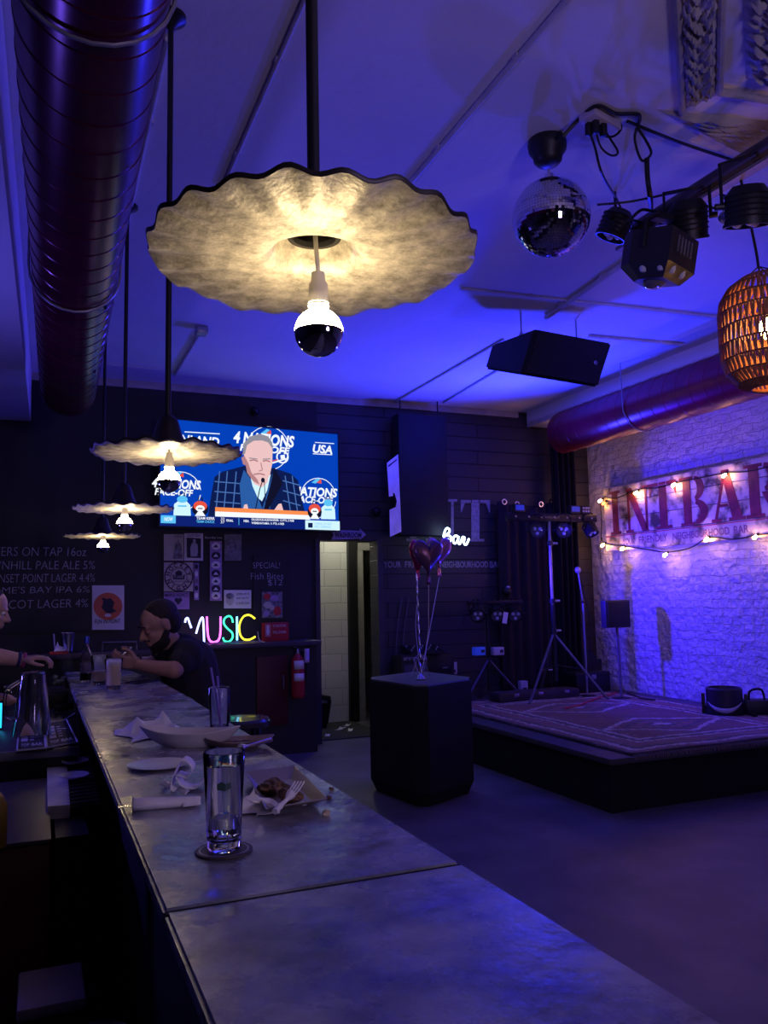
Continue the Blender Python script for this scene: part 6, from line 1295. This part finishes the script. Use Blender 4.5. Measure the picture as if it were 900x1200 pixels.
# --- bartender at the left edge
bc = at(-14, 715, Y=4.55); fr = V((.9, -.1, -.3))
per = thing('person', 'bartender at the left edge reaching an arm with wristbands over the counter', 'person', (bc.x-.14, 4.55, 0))
hcaps, BP_, BM = head(bc, fr)
shR, shL = V((bc.x-.13, 4.38, 1.26)), V((bc.x-.13, 4.74, 1.26)); pel = V((bc.x-.2, 4.56, .92)); ch_ = V((bc.x-.15, 4.56, 1.2))
elR = at(-16, 768, Y=4.36); wrR = at(24, 773, Y=4.38); elL = V((bc.x-.1, 4.82, 1.0)); wrL = V((bc.x+.1, 4.72, .97))
torso = [('c', pel, pel.lerp(ch_, .5), .14, .14), ('c', pel.lerp(ch_, .5), ch_, .14, .145), ('c', shR, shL, .07, .07)]
body = torso+[('c', ch_+V((0, 0, .06)), bc+V((-.03, 0, -.05)), .062, .054)]+hcaps+[('c', shR, elR, .058, .05), ('c', elR, wrR, .047, .031), ('c', shL, elL, .055, .044), ('c', elL, wrL, .043, .029)]
body += hand(wrR, (.95, -.1, .1), (.15, .1, -.95), 1, .75); body += hand(wrL, (.95, -.2, -.1), (0, 0, -1), -1, .4)
hpb = [pel+V((0, -.09, 0)), pel+V((0, .09, 0))]
for k in range(2): f_ = V((pel.x+.02, hpb[k].y, .05)); body += [('c', hpb[k], V((pel.x+.03, hpb[k].y, .5)), .088, .06), ('c', V((pel.x+.03, hpb[k].y, .5)), f_, .058, .042), ('c', f_, f_+V((.14, 0, -.012)), .04, .034)]
blob('body', body, .0065, skin_l, per, sm=3)
blob('t_shirt', infl(torso, .012)+[('c', s_, s_.lerp(e_, .5), .074, .068) for s_, e_ in ((shR, elR), (shL, elL))], .009, shirt, per, sm=4)
blob('trousers', [('c', pel, pel+V((0, 0, .06)), .152, .15)]+sum([[('c', hpb[k], V((pel.x+.03, hpb[k].y, .5)), .1, .072), ('c', V((pel.x+.03, hpb[k].y, .5)), V((pel.x+.02, hpb[k].y, .1)), .07, .06)] for k in range(2)], []), .01, trous, per)
blob('shoes', [('c', V((pel.x, hpb[k].y, .045)), V((pel.x+.17, hpb[k].y, .042)), .045, .04) for k in range(2)], .008, black, per)
blob('hair', [('e', BP_(0, -.03, .045), (.08, .092, .082), BM), ('e', BP_(0, -.06, -.02), (.075, .06, .09), BM)], .006, hairm, per)
eyes(per, BP_)
wd = (wrR-elR).normalized(); s1 = wd.orthogonal().normalized(); s2 = wd.cross(s1)
for k, (t, m) in enumerate(((.0, pm('navy_band', (.02, .02, .12), .5)), (.022, pm('pink_band', (.4, .05, .16), .5)))):
    c0 = wrR-wd*(.008-t); MB().grid(lambda u, v: c0+wd*(v-.5)*.014+(s1*math.cos(2*PI*u)+s2*math.sin(2*PI*u))*.0345, 24, 2).build('wristband', m, per, thick=.004)
# ------------------------------------------------------------------ light of the place, with added fills
BLUE = (.02, .028, 1.); BLUEV = (.03, .01, 1.); LAV = (.62, .46, 1.)
l = light('blue_stage_light', 'SPOT', (4.6, 7.0, 2.35), 520, BLUE, (3.5, 6.1, 3.8), .12, 145, 1)
l = light('blue_uplight', 'SPOT', (5.55, 5.5, .75), 200, BLUE, (3.0, 4.6, 3.6), .1, 120, 1); l.data.specular_factor = .35
light('blue_stand_light', 'SPOT', (4.35, 7.2, 1.68), 210, BLUEV, (6.1, 6.0, 1.5), .04, 120, .6)
light('blue_wall_washer', 'SPOT', (2.85, 3.0, 3.2), 130, (.1, .06, 1), (6.1, 6.0, 2.2), .05, 75, .8)
light('blue_back_bar_fill', 'SPOT', (-1.3, 4.4, 1.35), 95, (.12, .09, 1), (.1, 4.0, 2.3), .1, 160, 1)  # added blue fill for the left bulkhead and underbar, no fixture there
light('lavender_fill_light', 'SPOT', (1.6, -1.5, 1.9), 125, LAV, (1.8, 2.2, 3.6), .35, 150, 1)  # added lavender fill behind the camera for the near ceiling, no fixture
light('hall_light', 'POINT', (3.3, 8.8, 2.35), 8, (1, .97, .78), size=.1)
light('lavender_stage_wash', 'SPOT', (5.0, 3.4, 1.5), 45, (.4, .26, 1), (6.1, 5.9, 3.1), .06, 75, .9)
